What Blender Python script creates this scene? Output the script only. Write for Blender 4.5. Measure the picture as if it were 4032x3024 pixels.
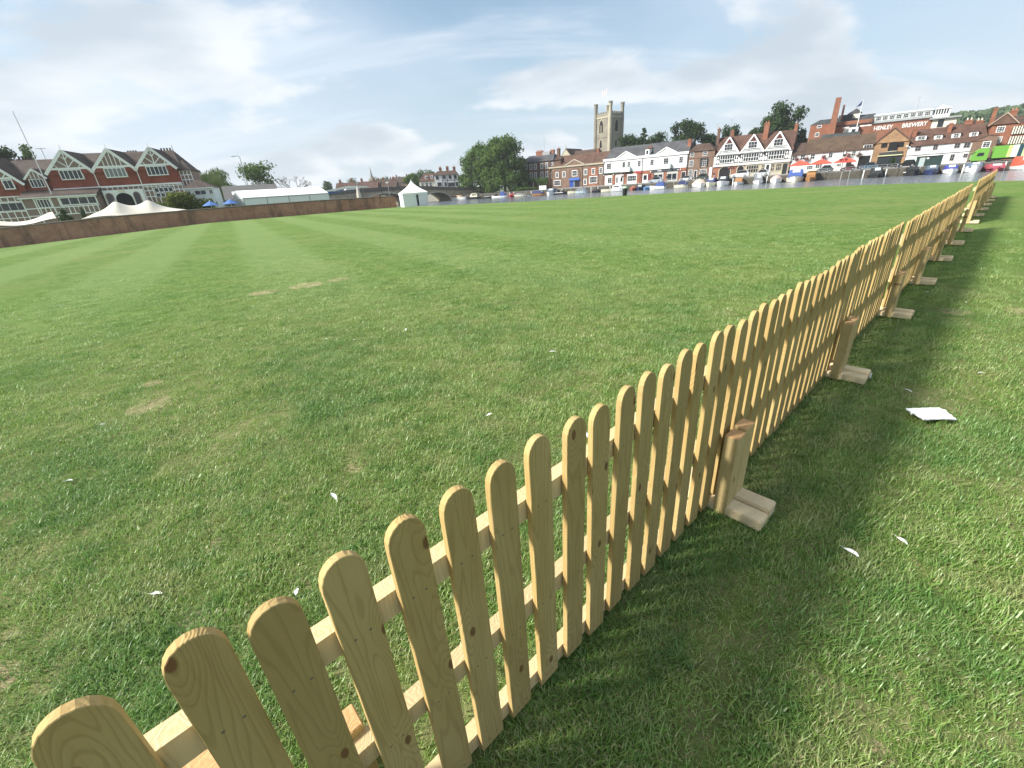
import bpy, bmesh, math, random
from mathutils import Vector, Matrix, noise as mnoise
R = math.radians
for o in list(bpy.data.objects): bpy.data.objects.remove(o)
sc = bpy.context.scene
COL = sc.collection

# ------------------------------------------------------------------ camera
cam = bpy.data.cameras.new('camera'); cam_o = bpy.data.objects.new('camera', cam); COL.objects.link(cam_o)
cam.sensor_width = 36; cam.lens = 15.0; cam.clip_start = 0.05; cam.clip_end = 6000
RX, UX, FX = Vector((.99756405, -.02922007, -.06334156)), Vector((.06975647, .41786641, .90582653)), Vector((0, .90803847, -.41888679))
cam_o.matrix_world = Matrix(((RX.x, UX.x, -FX.x, 0), (RX.y, UX.y, -FX.y, 0), (RX.z, UX.z, -FX.z, 1.5), (0, 0, 0, 1)))
sc.camera = cam_o

# ------------------------------------------------------------------ sky and sun
SUN_DIR = Vector((-.98 * math.cos(R(37)), -.2 * math.cos(R(37)), math.sin(R(37)))).normalized()
world = bpy.data.worlds.new('World'); sc.world = world; world.use_nodes = True
nt = world.node_tree; nt.nodes.clear()
def N(t, typ, **kw):
    n = t.nodes.new(typ)
    for k, v in kw.items():
        if k in n.inputs.keys() if isinstance(k, str) else False: n.inputs[k].default_value = v
        else: setattr(n, k, v)
    return n
def mathn(t, op, a, b=None, c=None, clamp=False):
    n = t.nodes.new('ShaderNodeMath'); n.operation = op; n.use_clamp = clamp
    for i, v in enumerate((a, b, c)):
        if v is None: continue
        if isinstance(v, (int, float)): n.inputs[i].default_value = v
        else: t.links.new(v, n.inputs[i])
    return n.outputs[0]
def mixc(t, f, a, b, mode='MIX'):
    n = t.nodes.new('ShaderNodeMix'); n.data_type = 'RGBA'; n.blend_type = mode; n.clamp_factor = True
    for s, v in ((n.inputs['Factor'], f), (n.inputs['A'], a), (n.inputs['B'], b)):
        if isinstance(v, (int, float)): s.default_value = v
        elif isinstance(v, tuple): s.default_value = (*v[:3], 1)
        else: t.links.new(v, s)
    return n.outputs['Result']
def smooth(t, v, lo, hi, a=0., b=1.):
    n = t.nodes.new('ShaderNodeMapRange'); n.interpolation_type = 'SMOOTHSTEP'
    t.links.new(v, n.inputs[0])
    for i, x in enumerate((lo, hi, a, b)): n.inputs[i + 1].default_value = x
    return n.outputs[0]
def noisen(t, vec, scale, detail=6, rough=.55, dist=0., w=None):
    n = t.nodes.new('ShaderNodeTexNoise'); n.inputs['Scale'].default_value = scale; n.inputs['Detail'].default_value = detail
    n.inputs['Roughness'].default_value = rough; n.inputs['Distortion'].default_value = dist
    if vec is not None: t.links.new(vec, n.inputs['Vector'])
    return n.outputs[0]
def mapping(t, vec, loc=(0, 0, 0), rot=(0, 0, 0), scl=(1, 1, 1)):
    n = t.nodes.new('ShaderNodeMapping'); t.links.new(vec, n.inputs[0])
    n.inputs[1].default_value = loc; n.inputs[2].default_value = rot; n.inputs[3].default_value = scl
    return n.outputs[0]
sky = nt.nodes.new('ShaderNodeTexSky'); sky.sky_type = 'NISHITA'; sky.sun_disc = False
sky.sun_elevation = R(37); sky.sun_rotation = math.atan2(SUN_DIR.x, SUN_DIR.y); sky.dust_density = 2.0; sky.air_density = 1.0; sky.ozone_density = 1.2
tc = nt.nodes.new('ShaderNodeTexCoord'); sep = nt.nodes.new('ShaderNodeSeparateXYZ'); nt.links.new(tc.outputs['Generated'], sep.inputs[0])
zc = mathn(nt, 'MAXIMUM', sep.outputs[2], 0.0); SKYX, SKYY, VX = 1.2, 15.5, 2.4
den = mathn(nt, 'ADD', zc, 0.30)
px_ = mathn(nt, 'DIVIDE', sep.outputs[0], den); py_ = mathn(nt, 'DIVIDE', sep.outputs[1], den)
cmb = nt.nodes.new('ShaderNodeCombineXYZ'); nt.links.new(px_, cmb.inputs[0]); nt.links.new(py_, cmb.inputs[1])
P = cmb.outputs[0]
# heaped clouds: one density field, and the same field sampled a little towards the sun for the shaded side
CL = (SKYX, SKYY, 0)
pA = mapping(nt, P, loc=CL, rot=(0, 0, R(-6)), scl=(1.0, 1.25, 1))
pB = mapping(nt, P, loc=(CL[0] + .10, CL[1] + .10, .03), rot=(0, 0, R(-6)), scl=(1.0, 1.25, 1))
nA = noisen(nt, pA, 1.15, 10, .54, .15); nB = noisen(nt, pB, 1.15, 6, .5, .15)
cover = smooth(nt, nA, .485, .575)
thick = smooth(nt, nB, .47, .66)
# wide pale veil with blue gaps, and long thin streaks
veil = smooth(nt, noisen(nt, mapping(nt, P, loc=(VX, 1.4, 0), scl=(.5, .8, 1)), 1.0, 5, .5, .3), .36, .64, .12, .74)
nS = noisen(nt, mapping(nt, P, loc=(1.3, 2.2, 0), rot=(0, 0, R(7)), scl=(.45, 2.4, 1)), 1.3, 8, .58, .3)
streak = smooth(nt, nS, .46, .68, 0, .7)
hazef = smooth(nt, zc, .0, .30, .85, .10)
blue = mixc(nt, 1., sky.outputs[0], (.09, .112, .112), 'MULTIPLY')
s1 = mixc(nt, veil, blue, (.47, .555, .66))
s1 = mixc(nt, hazef, s1, (.50, .57, .645))
s2 = mixc(nt, streak, s1, (.58, .64, .71))
ccol = mixc(nt, thick, (.66, .69, .72), (.43, .485, .54))
s3 = mixc(nt, mathn(nt, 'MULTIPLY', cover, .85), s2, ccol)
bg = nt.nodes.new('ShaderNodeBackground'); bg.inputs[1].default_value = 0.88; nt.links.new(s3, bg.inputs[0])
wo = nt.nodes.new('ShaderNodeOutputWorld'); nt.links.new(bg.outputs[0], wo.inputs[0])

sun = bpy.data.lights.new('sun', 'SUN'); sun.energy = 5.0; sun.angle = R(9); sun.color = (1, .95, .86)
sun_o = bpy.data.objects.new('sun', sun); COL.objects.link(sun_o); sun_o.rotation_euler = SUN_DIR.to_track_quat('Z', 'Y').to_euler(); sun_o.location = (-30, 10, 60)
sc.view_settings.view_transform = 'Standard'; sc.view_settings.look = 'None'; sc.view_settings.gamma = 1; sc.view_settings.exposure = 0.76
sc.view_settings.use_curve_mapping = False
sc.render.engine = 'CYCLES'

# ------------------------------------------------------------------ helpers
random.seed(7)
def tag(o, label=None, cat=None, group=None, kind=None):
    if label: o['label'] = label
    if cat: o['category'] = cat
    if group: o['group'] = group
    if kind: o['kind'] = kind
    return o
def empty(name, loc=(0, 0, 0), rz=0., label=None, cat=None, group=None):
    o = bpy.data.objects.new(name, None); COL.objects.link(o); o.location = loc; o.rotation_euler = (0, 0, rz); o.empty_display_size = .2
    return tag(o, label, cat, group)
def link(name, me, parent=None, loc=(0, 0, 0), rot=(0, 0, 0), scl=(1, 1, 1)):
    o = bpy.data.objects.new(name, me); COL.objects.link(o); o.location = loc; o.rotation_euler = rot; o.scale = scl
    if parent: o.parent = parent
    return o
class MB:
    def __init__(s): s.v = []; s.f = []; s.m = []; s.ci = 0
    def quadf(s, vs):
        i = len(s.v); s.v += [tuple(v) for v in vs]; s.f.append(tuple(range(i, i + len(vs)))); s.m.append(s.ci); return s
    def box(s, x0, y0, z0, x1, y1, z1):
        i = len(s.v); s.v += [(x0, y0, z0), (x1, y0, z0), (x1, y1, z0), (x0, y1, z0), (x0, y0, z1), (x1, y0, z1), (x1, y1, z1), (x0, y1, z1)]
        s.f += [tuple(i + k for k in q) for q in ((3, 2, 1, 0), (4, 5, 6, 7), (0, 1, 5, 4), (1, 2, 6, 5), (2, 3, 7, 6), (3, 0, 4, 7))]; s.m += [s.ci] * 6; return s
    def prism(s, pts, d, axis='y', a0=0.):
        # polygon pts (2d) extruded along axis from a0 to d
        n = len(pts); i = len(s.v)
        for a in (a0, d):
            for p in pts: s.v.append({'y': (p[0], a, p[1]), 'x': (a, p[0], p[1]), 'z': (p[0], p[1], a)}[axis])
        s.f.append(tuple(range(i, i + n))); s.f.append(tuple(range(i + 2 * n - 1, i + n - 1, -1)))
        for k in range(n): s.f.append((i + k, i + n + k, i + n + (k + 1) % n, i + (k + 1) % n))
        s.m += [s.ci] * (n + 2); return s
    def rings(s, rings, cap=True):
        n = len(rings[0]); i = len(s.v)
        for r in rings: s.v += [tuple(p) for p in r]
        for a in range(len(rings) - 1):
            for k in range(n): s.f.append((i + a * n + k, i + a * n + (k + 1) % n, i + (a + 1) * n + (k + 1) % n, i + (a + 1) * n + k)); s.m.append(s.ci)
        if cap:
            s.f.append(tuple(range(i + n - 1, i - 1, -1))); s.f.append(tuple(range(i + (len(rings) - 1) * n, i + len(rings) * n))); s.m += [s.ci] * 2
        return s
    def tube(s, p0, p1, r0, r1=None, n=8):
        r1 = r0 if r1 is None else r1; p0 = Vector(p0); p1 = Vector(p1); d = (p1 - p0).normalized()
        a = d.orthogonal().normalized(); b = d.cross(a)
        return s.rings([[p + (a * math.cos(t) + b * math.sin(t)) * r for t in [2 * math.pi * k / n for k in range(n)]] for p, r in ((p0, r0), (p1, r1))])
    def lathe(s, prof, n=12, c=(0, 0)):
        return s.rings([[(c[0] + r * math.cos(2 * math.pi * k / n), c[1] + r * math.sin(2 * math.pi * k / n), z) for k in range(n)] for r, z in prof])
    def mesh(s, name, mats, smooth=False):
        me = bpy.data.meshes.new(name); me.from_pydata(s.v, [], s.f)
        for m in (mats if isinstance(mats, (list, tuple)) else [mats]): me.materials.append(m)
        if any(s.m): me.polygons.foreach_set('material_index', s.m)
        bm = bmesh.new(); bm.from_mesh(me); bmesh.ops.recalc_face_normals(bm, faces=bm.faces); bm.to_mesh(me); bm.free()
        if smooth: me.polygons.foreach_set('use_smooth', [True] * len(me.polygons))
        me.update(); return me
    def obj(s, name, mats, parent=None, loc=(0, 0, 0), rot=(0, 0, 0), smooth=False): return link(name, s.mesh(name, mats, smooth), parent, loc, rot)
_cube = {}
def bar(name, x0, y0, z0, x1, y1, z1, m, parent, rot=(0, 0, 0)):
    """a box as an object of its own that shares a unit cube"""
    if m.name not in _cube: _cube[m.name] = MB().box(-.5, -.5, -.5, .5, .5, .5).mesh('box_' + m.name, m)
    return link(name, _cube[m.name], parent, ((x0 + x1) / 2, (y0 + y1) / 2, (z0 + z1) / 2), rot, (abs(x1 - x0), abs(y1 - y0), abs(z1 - z0)))
def beam(name, x0, z0, x1, z1, w, y0, y1, m, parent):
    """straight timber in a facade plane from (x0,z0) to (x1,z1)"""
    if m.name not in _cube: _cube[m.name] = MB().box(-.5, -.5, -.5, .5, .5, .5).mesh('box_' + m.name, m)
    L = math.hypot(x1 - x0, z1 - z0); a = math.atan2(z1 - z0, x1 - x0)
    return link(name, _cube[m.name], parent, ((x0 + x1) / 2, (y0 + y1) / 2, (z0 + z1) / 2), (0, -a, 0), (L, abs(y1 - y0), w))

MATS = {}
def mat(name, col, rough=.75, var=.18, scale=2., bump=0., bscale=None, metal=0., col2=None, spec=.3, aniso=None, streak=0.):
    if name in MATS: return MATS[name]
    m = bpy.data.materials.new(name); m.use_nodes = True; t = m.node_tree; b = t.nodes['Principled BSDF']
    b.inputs['Roughness'].default_value = rough; b.inputs['Metallic'].default_value = metal; b.inputs['Specular IOR Level'].default_value = spec
    tcn = t.nodes.new('ShaderNodeTexCoord'); v = tcn.outputs['Object']
    if aniso: v = mapping(t, v, scl=aniso)
    geo = t.nodes.new('ShaderNodeNewGeometry'); gp = geo.outputs['Position']
    gv = mapping(t, gp, scl=aniso) if aniso else gp
    n1 = noisen(t, gv, scale, 6, .6); n2 = noisen(t, gp, scale * .17, 3, .5)
    c2 = col2 or tuple(c * .6 for c in col)
    f = mathn(t, 'ADD', mathn(t, 'MULTIPLY', smooth(t, n1, .3, .7), .6), mathn(t, 'MULTIPLY', smooth(t, n2, .3, .7), .4))
    base = mixc(t, mathn(t, 'MULTIPLY', f, min(1, var * 2)), tuple(min(1, c * (1 + var * .35)) for c in col), c2)
    if streak:
        sv = mapping(t, gp, scl=(1.7, 1.7, .12)); sn = noisen(t, sv, 1.3, 5, .6)
        base = mixc(t, mathn(t, 'MULTIPLY', smooth(t, sn, .52, .72), streak), base, tuple(c * .28 for c in col))
    t.links.new(base, b.inputs['Base Color'])
    if bump:
        bn = t.nodes.new('ShaderNodeBump'); bn.inputs['Strength'].default_value = bump; bn.inputs['Distance'].default_value = .02
        t.links.new(noisen(t, gv, bscale or scale * 4, 6, .6), bn.inputs['Height']); t.links.new(bn.outputs[0], b.inputs['Normal'])
    MATS[name] = m; return m
def brick(name, col, col2, mortar=(.33, .29, .24), s=1., streak=0., rotz=0.):
    """brickwork: courses of 7.5 cm in the facade plane (rotz turns the pattern to the wall's direction)"""
    if name in MATS: return MATS[name]
    m = bpy.data.materials.new(name); m.use_nodes = True; t = m.node_tree; b = t.nodes['Principled BSDF']; b.inputs['Roughness'].default_value = .9; b.inputs['Specular IOR Level'].default_value = .15
    geo = t.nodes.new('ShaderNodeNewGeometry'); gp = geo.outputs['Position']
    v = mapping(t, mapping(t, gp, rot=(0, 0, -rotz)), rot=(R(-90), 0, 0))
    bt = t.nodes.new('ShaderNodeTexBrick'); t.links.new(v, bt.inputs['Vector']); bt.inputs['Scale'].default_value = 1
    bt.inputs['Brick Width'].default_value = .225 * s; bt.inputs['Row Height'].default_value = .075 * s; bt.inputs['Mortar Size'].default_value = .006 * s; bt.inputs['Mortar Smooth'].default_value = .3
    bt.inputs['Color1'].default_value = (*col, 1); bt.inputs['Color2'].default_value = (*col2, 1); bt.inputs['Mortar'].default_value = (*mortar, 1)
    n1 = noisen(t, gp, 1.1, 6, .62); n2 = noisen(t, gp, .25, 3, .5)
    c = mixc(t, mathn(t, 'MULTIPLY', smooth(t, n1, .35, .7), .45), bt.outputs[0], tuple(x * .5 for x in col))
    c = mixc(t, mathn(t, 'MULTIPLY', smooth(t, n2, .4, .65), .25), c, tuple(min(1, x * 1.35) for x in col2))
    if streak:
        sv = mapping(t, gp, scl=(1., 1., .22)); sn = noisen(t, sv, .9, 7, .68)
        c = mixc(t, mathn(t, 'MULTIPLY', smooth(t, sn, .49, .62), streak), c, (.075, .058, .044))
    t.links.new(c, b.inputs['Base Color'])
    bn = t.nodes.new('ShaderNodeBump'); bn.inputs['Strength'].default_value = .4; bn.inputs['Distance'].default_value = .01
    t.links.new(bt.outputs[1], bn.inputs['Height']); bn.invert = True; t.links.new(bn.outputs[0], b.inputs['Normal'])
    MATS[name] = m; return m
def tiles(name, col, col2):
    """plain tile roof: rows run level, so the row pattern follows height"""
    if name in MATS: return MATS[name]
    m = bpy.data.materials.new(name); m.use_nodes = True; t = m.node_tree; b = t.nodes['Principled BSDF']; b.inputs['Roughness'].default_value = .85; b.inputs['Specular IOR Level'].default_value = .25
    geo = t.nodes.new('ShaderNodeNewGeometry'); gp = geo.outputs['Position']
    n1 = noisen(t, gp, 3.5, 6, .7); n2 = noisen(t, gp, .5, 5, .6)
    sv = mapping(t, gp, scl=(9, 9, .6)); n3 = noisen(t, sv, 1, 3, .6)
    c = mixc(t, smooth(t, n1, .38, .62), tuple(x * 1.15 for x in col), col2)
    c = mixc(t, mathn(t, 'MULTIPLY', smooth(t, n2, .42, .62), .65), c, tuple(x * .5 for x in col))
    c = mixc(t, mathn(t, 'MULTIPLY', smooth(t, n3, .5, .7), .3), c, tuple(min(1, x * 1.3) for x in col2))
    t.links.new(c, b.inputs['Base Color'])
    w = t.nodes.new('ShaderNodeTexWave'); w.bands_direction = 'Z'; w.wave_profile = 'SAW'; w.inputs['Scale'].default_value = 1.6; w.inputs['Distortion'].default_value = .6
    t.links.new(gp, w.inputs['Vector']); bn = t.nodes.new('ShaderNodeBump'); bn.inputs['Strength'].default_value = .6; bn.inputs['Distance'].default_value = .03
    t.links.new(w.outputs[1], bn.inputs['Height']); t.links.new(bn.outputs[0], b.inputs['Normal'])
    MATS[name] = m; return m
def glassm(name, col=(.02, .025, .03), rough=.08):
    if name in MATS: return MATS[name]
    m = bpy.data.materials.new(name); m.use_nodes = True; b = m.node_tree.nodes['Principled BSDF']
    b.inputs['Base Color'].default_value = (*col, 1); b.inputs['Roughness'].default_value = rough; b.inputs['Specular IOR Level'].default_value = .5
    MATS[name] = m; return m
WHITE = mat('white_paint', (.78, .79, .78), .6, .06, 1.5); CREAM = mat('cream_paint', (.70, .66, .55), .6, .08, 1.5)
WHITEWALL = mat('white_render', (.62, .635, .63), .85, .14, .8, streak=.25)
BLACK = mat('black_paint', (.02, .02, .022), .5, .1); DARK = mat('dark_void', (.012, .012, .013), .8, .1); GREYM = mat('grey_metal', (.33, .34, .35), .45, .1, metal=.3)
GLASS = glassm('window_glass'); GLASSL = glassm('curtained_glass', (.16, .18, .18), .15); CARGLASS = glassm('car_glass', (.015, .018, .02), .05)
STONE = mat('tower_flint', (.255, .235, .19), .95, .4, 2.2, .5, col2=(.14, .127, .108)); STONEL = mat('pale_dressed_stone', (.42, .38, .29), .9, .3, 1.5, .3); STONEB = mat('bridge_stone', (.36, .31, .22), .9, .35, .8, .3, col2=(.14, .125, .10), streak=.35)
FR = R(-36.8699)
BR_DARK = brick('dark_red_brick', (.10, .05, .036), (.14, .072, .052), rotz=FR); BR_RED = brick('orange_red_brick', (.225, .08, .046), (.28, .105, .06), rotz=FR); BR_BROWN = brick('brown_brick', (.155, .095, .07), (.20, .122, .085), rotz=FR); BR_YEL = brick('ochre_brick', (.28, .16, .08), (.34, .205, .105), rotz=FR)
BR_CLUB = brick('club_red_brick', (.235, .062, .042), (.28, .08, .055), (.22, .12, .09), rotz=R(18)); BR_WALL = brick('garden_wall_brick', (.34, .165, .115), (.42, .235, .16), (.28, .22, .17), streak=.5, rotz=R(30))
TILE_BR = tiles('brown_tiles', (.095, .06, .045), (.062, .042, .034)); TILE_RED = tiles('red_brown_tiles', (.125, .068, .05), (.078, .048, .038)); TILE_MOSS = tiles('mossy_tiles', (.115, .075, .05), (.062, .045, .031)); SLATE = tiles('grey_slate', (.095, .096, .103), (.06, .061, .066)); TILE_CLUB = tiles('club_tiles', (.10, .075, .062), (.07, .055, .048)); SLATE_DK = tiles('dark_slate', (.06, .068, .07), (.045, .05, .052))
INFILL = mat('pinkish_infill', (.235, .17, .14), .9, .15, 2); TIMB_B = BLACK

# ------------------------------------------------------------------ terrain
FT = Vector((.7502, .6612)); FRT = Vector((.6612, -.7502))          # along the picket fence / to its right
BT = Vector((.8, -.6)); BN = Vector((.6, .8)); B0 = Vector((28.2, 134.))   # far bank: along / away from the river
WT = Vector((math.cos(R(30)), math.sin(R(30)))); WN = Vector((-WT.y, WT.x)); W1 = Vector((-13.9, 62.))  # garden wall
def bank(u, d, z=0.): p = B0 + BT * u + BN * d; return (p.x, p.y, z)
BARE = [(-3.08, 3.33, .21), (-3.46, 3.86, .10), (-4.5, 8.1, .30), (-3.9, 8.55, .36), (-3.4, 8.95, .28), (4.75, 4.3, .16), (5.3, 4.2, .14), (-1.3, 1.86, .06), (-.99, 2.2, .08), (-.82, 2.46, .06), (-.5, 2.56, .07), (-1.95, 1.0, .10), (-1.35, 1.2, .07), (-1.5, 1.62, .06), (.95, .62, .04)]
EDGE = [(-14, 63.5), (-11.5, 60.2), (-8, 57), (-3, 52.5), (2.2, 48.6), (7, 47), (12.4, 45.9), (19.3, 42), (24.2, 36.3), (27.2, 32), (28.9, 28.2), (29.6, 24), (31, 10), (36, -30), (60, -260)]
EDGE_L = [(-900, 900), (-130, 330), (-72, 175), (-50, 132), (-22, 84), (-16.5, 70)]
def sheet(name, pts, z, m, cuts=(), zf=None, kind='structure'):
    bm = bmesh.new(); f = bm.faces.new([bm.verts.new((x, y, z)) for x, y in pts]); bmesh.ops.triangulate(bm, faces=bm.faces[:])
    for x in cuts:
        bmesh.ops.bisect_plane(bm, geom=bm.verts[:] + bm.edges[:] + bm.faces[:], plane_co=(x, 0, 0), plane_no=(1, 0, 0))
    if zf:
        for v in bm.verts: v.co.z = zf(v.co.x, v.co.y)
    for fc in bm.faces:
        if fc.normal.z < 0: fc.normal_flip()
    me = bpy.data.meshes.new(name); bm.to_mesh(me); bm.free(); me.materials.append(m)
    return tag(link(name, me), kind=kind)
def lawn_z(x, y): return 0. if x > -32 else max(-.95, -.05 * (-32 - x))
def stripes(t, gp):
    """mowing stripes: bands 1.9 m wide that run square to the garden wall, clearest towards the wall"""
    sv = mapping(t, gp, rot=(0, 0, R(-30))); sx = t.nodes.new('ShaderNodeSeparateXYZ'); t.links.new(sv, sx.inputs[0])
    wob = mathn(t, 'MULTIPLY', mathn(t, 'SUBTRACT', noisen(t, gp, .5, 4, .6), .5), .9)
    st = mathn(t, 'SINE', mathn(t, 'MULTIPLY', mathn(t, 'ADD', sx.outputs[0], wob), math.pi / 1.9))
    sp = t.nodes.new('ShaderNodeSeparateXYZ'); t.links.new(gp, sp.inputs[0])
    return mathn(t, 'MULTIPLY', smooth(t, st, -.5, .5), mathn(t, 'MULTIPLY', smooth(t, sp.outputs[1], 3, 13), smooth(t, sp.outputs[0], 9, -6, .2, 1.)))
def lawn_material():
    m = bpy.data.materials.new('lawn_turf'); m.use_nodes = True; t = m.node_tree; b = t.nodes['Principled BSDF']; b.inputs['Roughness'].default_value = .95; b.inputs['Specular IOR Level'].default_value = .08
    geo = t.nodes.new('ShaderNodeNewGeometry'); gp = geo.outputs['Position']
    fine = noisen(t, gp, 38, 4, .7); mid = noisen(t, gp, 3.2, 6, .65); big = noisen(t, gp, .33, 5, .6); huge = noisen(t, gp, .09, 3, .5)
    c = mixc(t, smooth(t, mid, .36, .64), (.085, .16, .036), (.158, .228, .066))
    c = mixc(t, mathn(t, 'MULTIPLY', smooth(t, big, .42, .70), .55), c, (.205, .24, .085))
    c = mixc(t, mathn(t, 'MULTIPLY', smooth(t, huge, .45, .65), .4), c, (.125, .205, .045))
    c = mixc(t, mathn(t, 'MULTIPLY', smooth(t, fine, .42, .72), .5), c, (.075, .125, .022))
    ds = t.nodes.new('ShaderNodeVectorMath'); ds.operation = 'LENGTH'; t.links.new(gp, ds.inputs[0])
    th = mixc(t, smooth(t, noisen(t, gp, 9, 5, .7), .4, .62), (.23, .215, .105), (.125, .175, .044))
    c = mixc(t, smooth(t, ds.outputs['Value'], 10, 3, 0, .8), c, th)
    c = mixc(t, mathn(t, 'MULTIPLY', stripes(t, gp), .42), c, (.20, .275, .105))
    # worn places
    tot = None
    for (x, y, r) in BARE:
        d = t.nodes.new('ShaderNodeVectorMath'); d.operation = 'DISTANCE'; t.links.new(gp, d.inputs[0]); d.inputs[1].default_value = (x, y, 0)
        s = smooth(t, d.outputs['Value'], r * 1.35, r * .5)
        tot = s if tot is None else mathn(t, 'MAXIMUM', tot, s)
    wn = noisen(t, gp, 9, 6, .72)
    worn = smooth(t, mathn(t, 'MULTIPLY', tot, mathn(t, 'ADD', mathn(t, 'MULTIPLY', wn, 2.2), -.35)), .34, .62)
    soil = mixc(t, smooth(t, noisen(t, gp, 24, 5, .7), .35, .7), (.50, .385, .26), (.33, .25, .16))
    c = mixc(t, mathn(t, 'MULTIPLY', worn, .7), c, soil)
    t.links.new(c, b.inputs['Base Color'])
    bn = t.nodes.new('ShaderNodeBump'); bn.inputs['Strength'].default_value = .9; bn.inputs['Distance'].default_value = .03
    t.links.new(mathn(t, 'ADD', noisen(t, gp, 26, 5, .75), mathn(t, 'MULTIPLY', mid, 1.2)), bn.inputs['Height']); t.links.new(bn.outputs[0], b.inputs['Normal'])
    return m
LAWN = lawn_material()
sheet('lawn', EDGE_L + EDGE + [(60, -400), (-900, -400)], 0, LAWN, cuts=[-32, -51, -90], zf=lawn_z)
# near bank: short earth drop along the lawn's edge
MB_b = MB()
pl = EDGE_L + EDGE
for (a, b_) in zip(pl[:-1], pl[1:]):
    za, zb = lawn_z(*a) , lawn_z(*b_)
    MB_b.quadf([(a[0], a[1], za), (b_[0], b_[1], zb), (b_[0] + .15, b_[1] + .25, -2.2), (a[0] + .15, a[1] + .25, -2.2)])
tag(MB_b.obj('near_bank', mat('bank_earth', (.16, .13, .08), .95, .3)), kind='structure')
# river
def water_material():
    m = bpy.data.materials.new('river_water'); m.use_nodes = True; t = m.node_tree; b = t.nodes['Principled BSDF']
    b.inputs['Base Color'].default_value = (.12, .14, .16, 1); b.inputs['Roughness'].default_value = .12; b.inputs['IOR'].default_value = 1.33; b.inputs['Specular IOR Level'].default_value = .5
    geo = t.nodes.new('ShaderNodeNewGeometry'); v = mapping(t, geo.outputs['Position'], rot=(0, 0, R(37)), scl=(.7, 1.6, 1))
    h = mathn(t, 'ADD', noisen(t, v, 1.3, 5, .6, .4), mathn(t, 'MULTIPLY', noisen(t, v, .3, 3, .5), 1.5))
    bn = t.nodes.new('ShaderNodeBump'); bn.inputs['Strength'].default_value = .75; bn.inputs['Distance'].default_value = .22; t.links.new(h, bn.inputs['Height']); t.links.new(bn.outputs[0], b.inputs['Normal'])
    return m
tag(MB().quadf([(-1500, -900, -1.5), (1500, -900, -1.5), (1500, 1500, -1.5), (-1500, 1500, -1.5)]).obj('river', water_material()), kind='structure')
ASPH = mat('street_asphalt', (.17, .165, .16), .9, .15, 1.); TOWN = mat('town_ground', (.12, .14, .07), .95, .3, .2)
def bq(u0, d0, u1, d1, z): return [bank(u0, d0, z), bank(u1, d0, z), bank(u1, d1, z), bank(u0, d1, z)]
tag(MB().quadf(bq(-400, 13.2, 900, 1500, -.06)).obj('far_ground', TOWN), kind='structure')
tag(MB().box(-62, 0.02, -1.2, 260, 13.3, -.05).obj('street', ASPH, loc=bank(0, 0, 0), rot=(0, 0, FR)), kind='structure')
tag(MB().box(-62, 13.3, -1.2, 260, 14.95, .06).obj('pavement', mat('paving', (.34, .33, .31), .9, .15, 1.), loc=bank(0, 0, 0), rot=(0, 0, FR)), kind='structure')
# quay wall of boards, one board per course and bay
quay = empty('quay_wall', bank(0, 0, 0), FR, 'low grey timber quay wall along the far bank', 'quay')
QM = mat('weathered_quay_timber', (.105, .095, .075), .9, .35, 1.3, streak=.4)
for k in range(-10, 15):
    for r in range(4): bar('board', k * 6 + .03, -.16 + random.uniform(-.02, .02), -1.75 + r * .42, k * 6 + 5.97, .0, -1.36 + r * .42, QM, quay)
    bar('post', k * 6 - .12, -.3, -2.2, k * 6 + .12, -.16, .05, QM, quay)

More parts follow.
